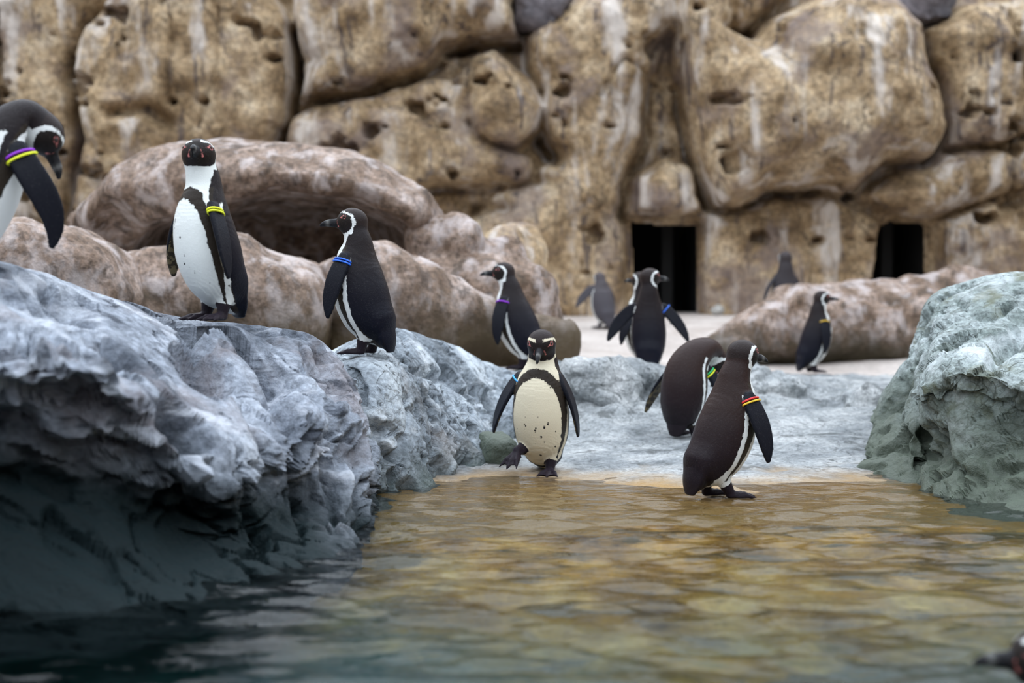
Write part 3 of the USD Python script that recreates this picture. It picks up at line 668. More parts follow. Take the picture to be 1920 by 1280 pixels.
# brown artificial rocks: rounded solids blended together
def sdf_rock(prims, step, seed, k=0.12, noise=.05, pad=.25, amps=((.5, .045), (.2, .018)), cuts=(), **kw):
    lo, hi = np.full(3, 1e9), np.full(3, -1e9)
    for p in prims:
        c, r = (np.asarray(p[1]), np.asarray(p[2])) if p[0] == "box" else (np.asarray(p[1]), np.max(p[2]) * np.ones(3))
        if p[0] == "box":
            lo, hi = np.minimum(lo, c - r * 1.25), np.maximum(hi, c + r * 1.25)
        else:
            lo, hi = np.minimum(lo, c.min(0) - r), np.maximum(hi, c.max(0) + r)
    lo, hi = lo - pad, hi + pad
    ax = [np.arange(lo[i], hi[i] + step, step) for i in range(3)]
    G = np.stack(np.meshgrid(*ax, indexing="ij"), -1)
    sh = G.shape[:3]
    P = G.reshape(-1, 3)
    P2 = P + noise * 2 * (np.stack([meshkit.fbm(P * 1.7, 2, seed + j) for j in range(3)], -1) - .5)

    def dist(p):
        if p[0] == "box":
            _, c, h, rnd, rz, ry = p
            q = P2 - c
            ca, sa = math.cos(rz), math.sin(rz)
            q = np.stack([q[:, 0] * ca + q[:, 1] * sa, -q[:, 0] * sa + q[:, 1] * ca, q[:, 2]], -1)
            ca, sa = math.cos(ry), math.sin(ry)
            q = np.stack([q[:, 0] * ca + q[:, 2] * sa, q[:, 1], -q[:, 0] * sa + q[:, 2] * ca], -1)
            a = np.abs(q) - (np.asarray(h) - rnd)
            return np.linalg.norm(np.maximum(a, 0), axis=1) + np.minimum(a.max(1), 0) - rnd
        c, r = np.asarray(p[1]), np.asarray(p[2])
        best = np.full(len(P2), 1e9)
        for a, b, ra, rb in zip(c[:-1], c[1:], r[:-1], r[1:]):
            ab = b - a
            t = np.clip((P2 - a) @ ab / (ab @ ab), 0, 1)
            best = np.minimum(best, np.linalg.norm(P2 - a - t[:, None] * ab, axis=1) - (ra + t * (rb - ra)))
        return best
    f = np.full(len(P), 1e3)
    for p in prims:
        f = smin(f, dist(p), k)
    for p in cuts:
        f = -smin(-f, dist(p), 0.10)
    V, F = surface_nets(f.reshape(sh), lo, step)
    V = rough(V, F, amps, seed, None)
    N = vnormals(V, F)
    V = V + N * (0.10 * (meshkit.fbm(V * 3, 4, seed + 9) - .5) + 0.03 * (meshkit.fbm(V * 11, 3, seed + 10) - .5))[:, None]
    return obj(kw.pop("name"), (V, F), kw.pop("mat"), smooth=60, **kw)


def bx(x0, x1, y0, y1, Y, dep, rnd, rz=0.0, ry=0.0, zmin=None):
    """A rounded block whose front face stands at depth Y between the given picture edges."""
    a, b = at(x0, y1, Y), at(x1, y0, Y)
    if zmin is not None:
        a[2] = zmin
    h = np.array([(b[0] - a[0]) / 2, dep / 2, (b[2] - a[2]) / 2])
    return ("box", np.array([(a[0] + b[0]) / 2, Y + dep / 2, (a[2] + b[2]) / 2]), h, min(rnd, h.min() * .98), rz, ry)


def ch(*q):
    return ("chain", np.array([at(a, b, c) for a, b, c, r in q]), np.array([r for *_, r in q]))


# the arch with its hollow
ARCH = [
    [(115, 470, 9.3), (115, 440, 9.2), (118, 428, 8.9), (120, 415, 8.7), (130, 402, 8.8), (150, 420, 9.4), (150, 470, 9.6), (140, 500, 9.6)],
    [(165, 520, 9.3), (165, 470, 9.1), (150, 448, 8.55), (158, 400, 8.35), (172, 362, 8.5), (180, 385, 9.5), (180, 450, 9.7), (180, 520, 9.7)],
    [(225, 560, 9.2), (225, 500, 9.0), (215, 410, 8.50), (212, 352, 8.15), (220, 309, 8.4), (226, 340, 9.5), (226, 450, 9.8), (226, 560, 9.8)],
    [(310, 470, 11.0), (310, 425, 10.6), (312, 402, 8.50), (312, 335, 8.00), (315, 272, 8.3), (310, 290, 9.6), (310, 380, 11.3), (310, 560, 11.6)],
    [(430, 475, 11.2), (430, 415, 10.8), (430, 380, 8.35), (430, 325, 7.95), (430, 264, 8.3), (430, 280, 9.6), (430, 380, 11.3), (430, 560, 11.6)],
    [(525, 475, 11.2), (525, 405, 10.8), (525, 354, 8.30), (525, 315, 7.95), (525, 266, 8.3), (525, 280, 9.6), (525, 380, 11.3), (525, 560, 11.6)],
    [(610, 475, 11.2), (610, 405, 10.8), (610, 360, 8.25), (610, 320, 7.92), (610, 274, 8.3), (610, 290, 9.6), (610, 380, 11.3), (610, 560, 11.6)],
    [(700, 480, 11.0), (700, 415, 10.5), (700, 386, 8.25), (700, 346, 7.95), (700, 302, 8.2), (700, 320, 9.6), (700, 380, 11.3), (700, 560, 11.6)],
    [(765, 490, 9.5), (765, 440, 9.2), (768, 418, 8.30), (768, 378, 8.00), (768, 340, 8.2), (768, 370, 9.1), (768, 450, 9.6), (768, 560, 9.6)],
    [(800, 510, 9.2), (800, 470, 9.0), (808, 448, 8.50), (810, 410, 8.25), (806, 368, 8.35), (808, 390, 8.9), (808, 460, 9.2), (808, 560, 9.2)],
    [(825, 520, 9.0), (825, 480, 8.9), (830, 460, 8.70), (832, 430, 8.55), (830, 400, 8.6), (830, 420, 8.9), (830, 480, 9.0), (830, 560, 9.0)],
]
for st in ARCH:                                                    # an upright lip with a level ceiling behind it
    lip, mid = st[2], st[3]
    if 300 < lip[0] < 790:
        st[2] = (lip[0], lip[1], mid[2] + .10)
        st[3] = (mid[0], mid[1] + 8, mid[2] + .02)
        st.insert(2, (lip[0], lip[1] + 7, mid[2] + .55))
    else:
        st.insert(2, tuple((np.array(st[1]) + np.array(lip)) / 2))
V, F = loft(ARCH, 280, 230)
V = rough(V, F, [(.5, .03), (.2, .014)], 51)
V += vnormals(V, F) * (0.05 * (meshkit.fbm(V * 4, 4, 52) - .5))[:, None]
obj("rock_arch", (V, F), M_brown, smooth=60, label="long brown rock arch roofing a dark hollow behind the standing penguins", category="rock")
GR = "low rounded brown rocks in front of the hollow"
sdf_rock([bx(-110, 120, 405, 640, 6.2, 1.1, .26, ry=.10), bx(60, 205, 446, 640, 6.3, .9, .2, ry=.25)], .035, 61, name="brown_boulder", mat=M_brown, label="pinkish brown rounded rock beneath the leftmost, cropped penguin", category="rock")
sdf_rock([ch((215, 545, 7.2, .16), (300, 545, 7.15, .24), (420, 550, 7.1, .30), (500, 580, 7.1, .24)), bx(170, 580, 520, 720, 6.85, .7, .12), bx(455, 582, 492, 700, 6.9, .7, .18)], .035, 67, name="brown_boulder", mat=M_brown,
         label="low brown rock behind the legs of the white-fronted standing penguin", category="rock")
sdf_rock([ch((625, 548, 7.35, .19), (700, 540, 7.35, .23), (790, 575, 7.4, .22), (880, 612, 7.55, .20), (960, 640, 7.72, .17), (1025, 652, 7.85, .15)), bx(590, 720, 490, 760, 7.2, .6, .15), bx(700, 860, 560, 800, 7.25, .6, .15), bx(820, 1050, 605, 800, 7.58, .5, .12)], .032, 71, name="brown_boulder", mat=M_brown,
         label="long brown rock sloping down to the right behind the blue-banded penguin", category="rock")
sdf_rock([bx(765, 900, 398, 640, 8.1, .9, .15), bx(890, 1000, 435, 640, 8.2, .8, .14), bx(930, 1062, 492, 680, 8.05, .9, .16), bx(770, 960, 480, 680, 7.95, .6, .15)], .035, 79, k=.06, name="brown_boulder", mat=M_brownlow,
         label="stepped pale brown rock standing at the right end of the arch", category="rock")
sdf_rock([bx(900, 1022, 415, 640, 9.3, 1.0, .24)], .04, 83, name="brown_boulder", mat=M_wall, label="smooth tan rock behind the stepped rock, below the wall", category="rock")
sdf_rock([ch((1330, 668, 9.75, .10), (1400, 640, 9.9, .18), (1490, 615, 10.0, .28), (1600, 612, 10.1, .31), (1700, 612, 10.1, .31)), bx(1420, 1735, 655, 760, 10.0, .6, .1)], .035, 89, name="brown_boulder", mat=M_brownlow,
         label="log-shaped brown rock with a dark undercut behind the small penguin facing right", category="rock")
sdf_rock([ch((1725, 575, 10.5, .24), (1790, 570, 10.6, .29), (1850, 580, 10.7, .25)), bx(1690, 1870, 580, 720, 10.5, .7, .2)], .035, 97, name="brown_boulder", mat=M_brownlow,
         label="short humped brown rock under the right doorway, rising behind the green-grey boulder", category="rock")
sdf_rock([bx(962, 1060, -40, 44, 12.7, .5, .10)], .04, 101, amps=((.25, .05), (.1, .03)), name="dark_rock", mat=M_topdark, label="rough dark rock wedged in the top of the wall, left of centre", category="rock")
sdf_rock([bx(1690, 1800, -50, 38, 12.6, .5, .10)], .04, 103, amps=((.25, .05), (.1, .03)), name="dark_rock", mat=M_topdark, label="rough dark rock wedged in the top of the wall above the right doorway", category="rock")
CH = ((.3, .05), (.12, .032), (.05, .012))
sdf_rock([bx(1072, 1165, 692, 815, 6.75, .45, .10), bx(1140, 1252, 684, 800, 6.85, .4, .10)], .018, 107, k=.10, amps=CH, name="grey_boulder", mat=M_shore, label="low craggy grey rock between the walking penguin and the bent one", category="boulder")
sdf_rock([bx(1585, 1695, 742, 838, 7.1, .5, .10)], .018, 109, amps=CH, name="grey_boulder", mat=M_shore, label="small dark craggy rock beside the left foot of the green-grey boulder", category="boulder")
sdf_rock([bx(1395, 1520, 705, 790, 7.3, .5, .12)], .018, 113, amps=CH, name="grey_boulder", mat=M_shore, label="low grey rock in front of the small penguin facing right", category="boulder")
sdf_rock([bx(902, 958, 822, 884, 5.62, .3, .04, rz=.3)], .012, 127, k=.03, noise=.02, amps=((.12, .018), (.05, .006)), name="grey_boulder", mat=M_greygreen, label="small blocky dark stone by the walking penguin's lifted foot", category="boulder")


def pebble(name, loc, r, seed, mat, **kw):
    m = trimesh.creation.icosphere(4)
    v = np.array(m.vertices)
    v = v * (1 + .35 * (meshkit.fbm(v * 1.6, 3, seed) - .5) + .10 * facet(v, .9, seed, 7))[:, None] * np.asarray(r)
    return obj(name, (v + np.asarray(loc), np.array(m.faces)), mat, smooth=50, **kw)


M_pale = rock_mat("pale_stone", [(0.3, (0.30, 0.29, 0.27)), (0.7, (0.52, 0.51, 0.48))], 8, fine=30)
pebble("stone", at(484, 478, 8.2), (.045, .05, .05), 3, M_pale, label="small pale stone at the mouth of the dark hollow under the arch", category="stone")
pebble("stone", at(1346, 582, 12.55), (.06, .05, .05), 5, M_pale, label="small bluish white stone at the foot of the wall right of the left doorway", category="stone")
xk, yk = (1790 - 960) / FPX * 2.75, 2.75
pebble("pool_stone", (xk, yk, float(ground(np.array([xk]), np.array([yk]))[0]) + .05), (.36, .26, .12), 204, M_greygreen, label="broad greenish rounded stone lying under water below the swimming penguin", category="stone")

# ------------------------------------------------------------------ penguins
ZC = np.array([.050, .090, .150, .220, .300, .370, .425, .470, .515])          # height of each station in the plain standing pose
RX = np.array([.036, .076, .100, .106, .098, .082, .063, .053, .045])
RD = np.array([.032, .070, .096, .103, .095, .076, .056, .047, .042])
STAND = [(0, -.058, .050), (0, -.036, .090), (0, -.012, .150), (0, .006, .220), (0, .014, .300), (0, .008, .370), (0, -.002, .425), (0, .000, .470), (0, .006, .515)]


FLW, FLT = [.024, .0360, .0375, .0340, .0260, .0090], [.0140, .0092, .0073, .0062, .0057, .0052]


def side_flipper(s, out=0.0, fwd=0.0, root=None, face=0.0):
    r = np.array(root) if root else np.array([s * .074, .014, .368])
    a, b = math.sin(math.radians(out)), math.cos(math.radians(out))
    f = math.tan(math.radians(fwd))
    return dict(pts=[r, r + [s * (.024 + .055 * a), .055 * f, -.060 * b], r + [s * (.034 + .140 * a), .140 * f - .004, -.145 * b], r + [s * (.026 + .220 * a), .220 * f - .014, -.226 * b]], chord=(s * face, 1 - .5 * face, .5 * face), n=s)


def sweep_eval(P, ctrl, ra, rb, A0, n=70):
    """Distance to a tube with an elliptic section: ra along the first axis (A0 made square to the tube), rb along the second."""
    ctrl = np.asarray(ctrl, float)
    u = np.r_[0, np.cumsum(np.linalg.norm(np.diff(ctrl, axis=0), axis=1))]
    uu = np.linspace(0, u[-1], n)
    C = CubicSpline(u, ctrl)(uu)
    T = norm(np.gradient(C, axis=0))
    A = norm(A0 - (A0 * T).sum(1, keepdims=True) * T) if np.ndim(A0) == 2 else norm(np.asarray(A0, float)[None] - (T @ np.asarray(A0, float))[:, None] * T)
    B = np.cross(T, A)
    k = np.linspace(0, 1, len(ra))
    t = uu / u[-1]
    ra_, rb_ = PchipInterpolator(k, ra)(t), PchipInterpolator(k, rb)(t)
    d, i = cKDTree(C).query(P, workers=-1)
    q = P - C[i]
    a, b, c = (q * A[i]).sum(1), (q * B[i]).sum(1), (q * T[i]).sum(1)
    m = np.minimum(ra_[i], rb_[i])
    f = np.sqrt((a / ra_[i]) ** 2 + (b / rb_[i]) ** 2 + (c / m) ** 2)
    g = np.sqrt((a / ra_[i] ** 2) ** 2 + (b / rb_[i] ** 2) ** 2 + (c / m ** 2) ** 2)
    return np.where(f > 1e-6, f * (f - 1) / np.maximum(g, 1e-6), -m), t[i], a, b, (C, T, A, B, ra_, rb_)


def spine_of(sp, RX_, RD_, hf, n=110):
    ctrl = np.asarray(sp, float)
    u = np.arange(len(ctrl), dtype=float)
    uu = np.linspace(0, len(ctrl) - 1, n)
    C = CubicSpline(u, ctrl)(uu)
    T = norm(np.gradient(C, axis=0))
    Fd = np.zeros((n, 3))
    f = np.array([0, 1.0, 0])
    for k in range(n):
        f = norm(f - (f @ T[k]) * T[k])
        Fd[k] = f
    h = hf - (hf @ T[-1]) * T[-1]
    if np.linalg.norm(h) > .3:
        h = norm(h)
        ang = math.atan2(np.cross(Fd[-1], h) @ T[-1], Fd[-1] @ h)
        w = ang * sstep(5.2, 8.0, uu)
        Fd = Fd * np.cos(w)[:, None] + np.cross(T, Fd) * np.sin(w)[:, None]
    R = np.cross(Fd, T)
    return C, T, Fd, R, PchipInterpolator(u, RX_)(uu), PchipInterpolator(u, RD_)(uu), PchipInterpolator(u, ZC)(uu)


# the flank pattern unrolled: half width of the white belly (degrees round the body) at each height
BZ = np.array([.000, .040, .090, .150, .220, .275, .315, .338, .352, .360])
BW = np.array([44, 48, 54, 60, 62, 59, 50, 37, 20, 0.0])


def penguin(label, loc, yaw, scale=1.0, spine=None, head=(0, 1, 0), up=(0, 0, 1), flippers=None, feet=None, bands=(), step=.0045, light=(.66, .68, .67), brown=0.0, grey_add=0.0, bshift=0.0, mat=None, RXs=1.0, tail=None, eyes=True, spots=0, seed=1, hidden_feet=False, category="penguin", fine=False, roll=0.0):
    rng = np.random.default_rng(seed)
    hf = norm(np.array(head, float))
    sp = np.asarray(spine if spine is not None else STAND, float)
    rx, rd = RX * RXs, RD * RXs
    C, T, Fd, R, rX, rD, zc = spine_of(sp, rx, rd, hf)
    hu = norm(np.array(up, float) - (np.array(up, float) @ hf) * hf)
    hr = np.cross(hf, hu)
    HM = np.stack([hr, hf, hu], 1)                                   # head axes
    hc = C[-1] + hf * .006 + hu * .016
    flippers = flippers if flippers is not None else [side_flipper(1), side_flipper(-1)]
    fl_pts = [np.array(f["pts"]) for f in flippers]
    feet = feet if feet is not None else [dict(a=(.042, .000, .020), yaw=-12), dict(a=(-.042, .000, .020), yaw=12)]
    tail = np.array(tail if tail is not None else [sp[0] + [0, -.006, .070], sp[0] + [0, -.024, .012], sp[0] + [0, -.038, -.043]])
    allp = np.vstack([C, hc + .12 * hf, hc + .05 * hu, *fl_pts, tail] + [np.array([f["a"]]) for f in feet])
    lo, hi = allp.min(0) - .115, allp.max(0) + .115
    lo[2] = max(lo[2], allp[:, 2].min() - .05)
    ax = [np.arange(lo[i], hi[i] + step, step) for i in range(3)]
    G = np.stack(np.meshgrid(*ax, indexing="ij"), -1)
    sh = G.shape[:3]
    P = G.reshape(-1, 3)
    Ctree = cKDTree(C)

    def body(Q):
        d, i = Ctree.query(Q, workers=-1)
        q = Q - C[i]
        a, b, c = (q * R[i]).sum(1), (q * Fd[i]).sum(1), (q * T[i]).sum(1)
        m = np.minimum(rX[i], rD[i])
        f = np.sqrt((a / rX[i]) ** 2 + (b / rD[i]) ** 2 + (c / m) ** 2)
        g = np.sqrt((a / rX[i] ** 2) ** 2 + (b / rD[i] ** 2) ** 2 + (c / m ** 2) ** 2)
        return np.where(f > 1e-6, f * (f - 1) / np.maximum(g, 1e-6), -m), i, a, b

    def ell(Q, c, r):
        q = (Q - c) @ HM
        f = np.linalg.norm(q / r, axis=1)
        g = np.linalg.norm(q / np.square(r), axis=1)
        return np.where(f > 1e-6, f * (f - 1) / np.maximum(g, 1e-6), -min(r))
    HR = np.array([.0525, .0570, .0480])
    beak_ctrl = [hc + HM @ np.array(v) for v in [(0, .036, -.008), (0, .068, -.009), (0, .097, -.011), (0, .119, -.019)]]

    def headf(Q):
        d = ell(Q, hc, HR)
        return smin(d, ell(Q, hc + HM @ np.array([0, .018, -.013]), np.array([.034, .040, .029])), .012)

    def beakf(Q):
        return sweep_eval(Q, beak_ctrl, [.0160, .0120, .0092, .0044], [.0230, .0165, .0132, .0060], hr, 40)[0]
    legs = []
    for f in feet:
        a = np.array(f["a"], float)
        th = math.radians(f.get("yaw", 0))
        pit = math.radians(f.get("pitch", 0))
        d = np.array([-math.sin(th) * math.cos(pit), math.cos(th) * math.cos(pit), math.sin(pit)])
        lat = np.array([math.cos(th), math.sin(th), 0])
        n = np.cross(lat, d)
        hip = np.array(f.get("hip", (np.sign(a[0]) * .040, sp[1][1] + .022, sp[1][2] - .005)))
        legs.append((a, d, lat, n, hip))

    def cap(Q, a, b, ra, rb):
        ab = b - a
        t = np.clip((Q - a) @ ab / (ab @ ab), 0, 1)
        return np.linalg.norm(Q - a - t[:, None] * ab, axis=1) - (ra + t * (rb - ra))

    def legf(Q):
        out = np.full(len(Q), 1e3)
        for a, d, lat, n, hip in legs:
            g = cap(Q, hip, a, .030, .0165)
            sole = a - n * .012
            web = np.stack([(Q - sole - d * .040) @ lat / .030, (Q - sole - d * .040) @ d / .036, (Q - sole - d * .040) @ n / .0055], 1)
            f = np.linalg.norm(web, axis=1)
            g = smin(g, (f - 1) * .0060, .010)
            for t in (-25, 0, 25):
                c, s = math.cos(math.radians(t)), math.sin(math.radians(t))
                e = d * c + lat * s
                m = sole + e * .052 + n * .006
                g = smin(g, cap(Q, a - n * .004, m, .0115, .0082), .006)
                g = smin(g, cap(Q, m, sole + e * (.080 if t == 0 else .074) - n * .001, .0082, .0058), .004)
                g = smin(g, cap(Q, sole + e * .078, sole + e * .093 - n * .004, .0042, .0026), .003)
            out = np.minimum(out, g)
        return out

    def tailf(Q):
        return sweep_eval(Q, tail, [.064, .056, .030], [.036, .0190, .0062], (1, 0, 0), 30)[0]

    def flipf(Q, f):
        d, t, a, b, e = sweep_eval(Q, f["pts"], FLW, FLT, f["chord"], 50)
        ra, rb = np.interp(t, np.linspace(0, 1, 50), e[4]), np.interp(t, np.linspace(0, 1, 50), e[5])
        q = np.maximum((Q - e[0][-1]) @ e[1][-1], (e[0][0] - Q) @ e[1][0])
        d2 = np.sqrt(np.maximum(np.abs(a) - (ra - rb), 0) ** 2 + b ** 2 + np.maximum(q, 0) ** 2) - rb
        return d2, t, a, b, e

    def within(fn, pts, pad):
        pts = np.asarray(pts)
        m = ((P > pts.min(0) - pad) & (P < pts.max(0) + pad)).all(1)
        out = np.full(len(P), 1e3)
        out[m] = fn(P[m])
        return out
    f = within(lambda Q: body(Q)[0], C, .13)
    f = smin(f, within(headf, [hc], .085), .018)
    f = smin(f, within(tailf, tail, .09), .040)
    f = smin(f, within(legf, np.vstack([np.array([l[0], l[4]]) for l in legs]), .12), .014)
    for fl in flippers:
        f = smin(f, within(lambda Q: flipf(Q, fl)[0], fl["pts"], .06), .008)
    f = smin(f, within(beakf, beak_ctrl, .04), .005)
    V, F = surface_nets(f.reshape(sh), lo, step)
    comp = trimesh.graph.connected_component_labels(trimesh.Trimesh(V, F, process=False).face_adjacency, node_count=len(F))
    F = F[comp == np.bincount(comp).argmax()]
    u_, inv = np.unique(F, return_inverse=True)
    V, F = V[u_], inv.reshape(F.shape)
    tm = trimesh.Trimesh(V, F, process=False)
    trimesh.smoothing.filter_taubin(tm, .5, .52, iterations=4)
    V = np.array(tm.vertices)
    if fine:
        V, F = trimesh.remesh.subdivide(V, F)
    # ---- plumage, worked out for every point of the skin
    db, ib, ba, bb = body(V)
    dh, dk, dt, dl = headf(V), beakf(V), tailf(V), legf(V)
    fe = [flipf(V, fl) for fl in flippers]
    df = np.min([e[0] for e in fe], axis=0) if fe else np.full(len(V), 1e3)
    # the body swallows the flipper's root: what lies clear of the body is flipper
    part = np.argmin(np.stack([db, dh, dk, dt - .004, dl, df + .002], 1), 1)
    for a, _, _, _, hip in legs:                                     # feathered thigh: still the body's pattern
        tl = (V - hip) @ (a - hip) / ((a - hip) @ (a - hip))
        part[(part == 4) & (np.linalg.norm(V - hip, axis=1) < np.linalg.norm(a - hip) * .62)] = 0
    th = np.degrees(np.arctan2(np.abs(ba), bb))
    rr = .5 * (rX + rD)[ib]
    z = zc[ib]
    arc = np.radians(th) * rr
    BZ_ = BZ + bshift * sstep(.2, .33, BZ)
    bz = np.linspace(BZ_[0], BZ_[-1], 140)
    bw = np.interp(bz, BZ_, BW)
    br = np.interp(bz, ZC, .5 * (RX + RD) * RXs)
    bt = cKDTree(np.stack([np.radians(bw) * br, bz], 1))
    d, _ = bt.query(np.stack([arc, z], 1))
    inside = (z < BZ_[-1]) & (th < np.interp(z, BZ_, BW))
    d = np.where(inside, -d, d)
    wb = np.interp(z, [.1, .3, .36, .42], [.020, .028, .036, .040])
    # white line down the flank behind the flipper, and another from the neck to the flipper's front
    ths = np.interp(z, [.05, .10, .16, .24, .32, .37], [60, 70, 79, 87, 94, 100])
    flank = np.minimum.reduce([np.interp(z, [.06, .15, .3, .37], [.012, .010, .0085, .007]) - np.abs(th - ths) * math.pi / 180 * rr, (z - .060) * .8, (.372 - z) * .8])
    thb = np.interp(z, [.34, .375, .41, .45, .5], [74, 66, 58, 54, 60])
    chest = np.minimum.reduce([.0085 - np.abs(th - thb) * math.pi / 180 * rr, (z - .335) * .8])
    W = np.maximum.reduce([-d, flank, chest])
    W = np.maximum(W, np.minimum.reduce([(thb + 4 - th) * math.pi / 180 * rr, d - wb, z - .36]))
    for _ in range(spots):
        sz, sa = rng.uniform(.10, .33), rng.normal(0, .045)
        sgn = np.sign(ba) * arc
        W = np.minimum(W, np.hypot(sgn - sa, (z - sz) * .8) - rng.uniform(.0012, .0030))
    Pk = np.full(len(V), -.02)
    # head: a dark face outlined by a white loop from the brow round the cheek to the throat
    q = (V - hc) @ HM
    e = (np.hypot((q[:, 1] - .036) / np.where(q[:, 1] < .036, .041, .06), (q[:, 2] + .010) / np.where(q[:, 2] > -.010, .037, .039)) - 1) * .038
    lowq = sstep(.000, -.035, q[:, 2])
    wid = .0068 + .004 * sstep(.02, -.01, q[:, 1]) + .030 * lowq * sstep(-.03, .02, q[:, 1])
    Wh = wid / 2 - np.abs(e - wid / 2)
    Wh = np.where(q[:, 2] > .012, np.minimum(Wh, np.abs(q[:, 0]) - .013), Wh)
    hz = (dh < .03) & (q[:, 2] > -.062)
    W = np.where((part == 0) & hz & (e < .001), np.minimum(W, -.004), W)
    W = np.where((part == 0) & hz & (q[:, 2] > -.052) & (arc < .075), np.maximum(W, Wh), W)
    W = np.where(part == 1, np.where(q[:, 2] < -.022, np.maximum(Wh, np.where(e < 0, -.01, np.minimum(W, .01))), Wh), W)
    Pk = np.full(len(V), -.02)
    axq = np.abs(q[:, 0])
    pf = np.stack([axq, q[:, 1], q[:, 2]], 1)
    dl1 = np.full(len(V), 1.0)
    for a, b in (((.014, .050, .002), (.036, .036, .010)), ((.016, .052, -.004), (.021, .048, -.021))):
        a, b = np.array(a), np.array(b)
        t = np.clip((pf - a) @ (b - a) / ((b - a) @ (b - a)), 0, 1)
        dl1 = np.minimum(dl1, np.linalg.norm(pf - a - t[:, None] * (b - a), axis=1) - .0042)
    eye = np.array([.0428, .0270, .0125])
    ering = np.abs(np.linalg.norm(pf - eye, axis=1) - .0080) - .0012
    Pk = np.where((part == 1) | (part == 2), np.maximum(-dl1, -ering), Pk)
    Pk = np.where((part == 2) & (q[:, 1] > .054 + .012 * np.clip(-q[:, 2] / .012, 0, 1)), -.02, Pk)
    W = np.where((part == 2), -.03, W)
    W = np.where(part == 3, np.where(V[:, 1] > 1e9, 0, -.03), W)
    W = np.where((part == 4), -.03, W)
    # flippers
    dark = np.zeros((len(V), 3))
    up_b = np.interp(z, [.05, .25, .40], [0, .35, 1.0])
    c1, c2 = np.array([.0030, .0040, .0090]), np.array([.0130, .0100, .0108])
    c2 = c2 + brown * np.array([.008, .002, .000])
    mixb = np.clip(up_b + .4 * brown, 0, 1)[:, None]
    dark[:] = c1 * (1 - mixb) + c2 * mixb
    band = (d > 0) & (th < 80) & (z < .42)
    dark[band & (part == 0)] = np.array([.022, .017, .013])
    dark[part == 1] = np.array([.020, .0145, .0140])
    dark[(part == 1) & (e < 0)] = np.array([.014, .011, .010])
    bandb = np.exp(-((q[:, 1] - .092) / .007) ** 2)
    bk = np.array([.016, .016, .018])[None] + bandb[:, None] * np.array([.10, .10, .095])
    crease = np.exp(-((q[:, 2] + .013 + .05 * (q[:, 1] - .05)) / .0018) ** 2)
    bk = bk * (1 - .6 * crease[:, None])
    dark = np.where((part == 2)[:, None], bk, dark)
    dark[part == 4] = np.array([.015, .011, .0155])
    fv = part == 5
    if fe:
        kf = np.argmin(np.stack([e[0] for e in fe], 1), 1)
        for j, (ev, fl) in enumerate(zip(fe, flippers)):
            m = fv & (kf == j)
            B = ev[4][3]
            t = ev[1]
            # side of the blade that faces the body
            outv = np.sign((B.mean(0) @ np.array([fl["n"], 0, 0])))
            inner = (ev[3] * outv) < 0
            mott = meshkit.fbm(V * 75, 3, 5)
            col = np.where((inner & (np.abs(ev[2]) < .030))[:, None], np.where((mott > .52)[:, None], np.array([.13, .105, .060]), np.array([.035, .028, .020])), np.array([.0055, .0062, .0100]))
            dark = np.where(m[:, None], col, dark)
            W = np.where(m, -.03, W)
    dark = dark + grey_add * np.array([1.0, .92, 1.0])  # even grey added to the dark plumage
    lightc = np.tile(np.array(light), (len(V), 1))
    x = thing("penguin", loc, yaw, label=label, category=category)
    UsdGeom.Xformable(x).AddScaleOp().Set(Gf.Vec3f(scale, scale, scale))
    obj("body", (V, F), mat or M_plumage, x, smooth=True, primvars=dict(dark=dark, light=lightc, white=np.clip(W, -.03, .03), pink=Pk))
    if eyes:
        for s in (-1, 1):
            e = trimesh.creation.icosphere(2, .0056)
            e.apply_translation(hc + HM @ (eye * [s, 1, 1] + [-s * .0015, 0, 0]))
            obj("eye", e, M_eye, x)
    for side, t0, cols in bands:
        fl = flippers[side]
        e = sweep_eval(np.zeros((1, 3)), fl["pts"], FLW, FLT, fl["chord"], 50)[4]
        for j, cn in enumerate(cols):
            k = int(np.clip((t0 + .035 * j) * 49, 0, 49))
            Cc, Tt, A, B, ra, rb = (v[k] for v in e)
            m = trimesh.creation.torus(1.0, .16, 36, 10)
            v = np.array(m.vertices)
            rad = np.linalg.norm(v[:, :2], axis=1, keepdims=True)
            dirn = v[:, :2] / rad
            tube = (rad[:, 0] - 1) / .16 * .0034
            p = Cc + np.outer(dirn[:, 0] * (ra + .0045 + tube), A) + np.outer(dirn[:, 1] * (rb + .0050 + tube), B) + np.outer(v[:, 2] / .16 * .0034, Tt)
            obj("flipper_band", (p, np.array(m.faces)), BAND[cn], x, label=f"{ {'gold': 'golden yellow', 'sky': 'bright blue'}.get(cn, cn)} flipper band")
    return x


def stand(px, py, Y):
    return at(px, py, Y)


def bend(sp, lean=0.0, neck=0.0, side=0.0, short=0.0, pivot=.09):
    """Leans the plain pose forward (degrees) above the pivot, shortens the neck, sways sideways."""
    sp = np.array(sp, float)
    out = sp.copy()
    a = math.radians(lean)
    for k, p in enumerate(sp):
        w = sstep(.0, 1.0, k / 4.0)
        h = p[2] - pivot
        out[k] = [p[0] + math.tan(math.radians(side)) * max(h, 0), p[1] * math.cos(a) + math.sin(a) * h, pivot + h * math.cos(a) - p[1] * math.sin(a)] if True else p
        if k >= 5:
            out[k][2] -= short * (k - 4) / 4.0
            out[k][1] += neck * (k - 4) / 4.0
    return out


def carry(fl, lean, pivot=.09):
    """A flipper hung from the shoulder of a leaning body."""
    a = math.radians(lean)
    p = np.array(fl["pts"], float)
    r = p[0].copy()
    h = r[2] - pivot
    n = np.array([r[0], r[1] * math.cos(a) + math.sin(a) * h, pivot + h * math.cos(a) - r[1] * math.sin(a)])
    fl["pts"] = p - r + n
    return fl


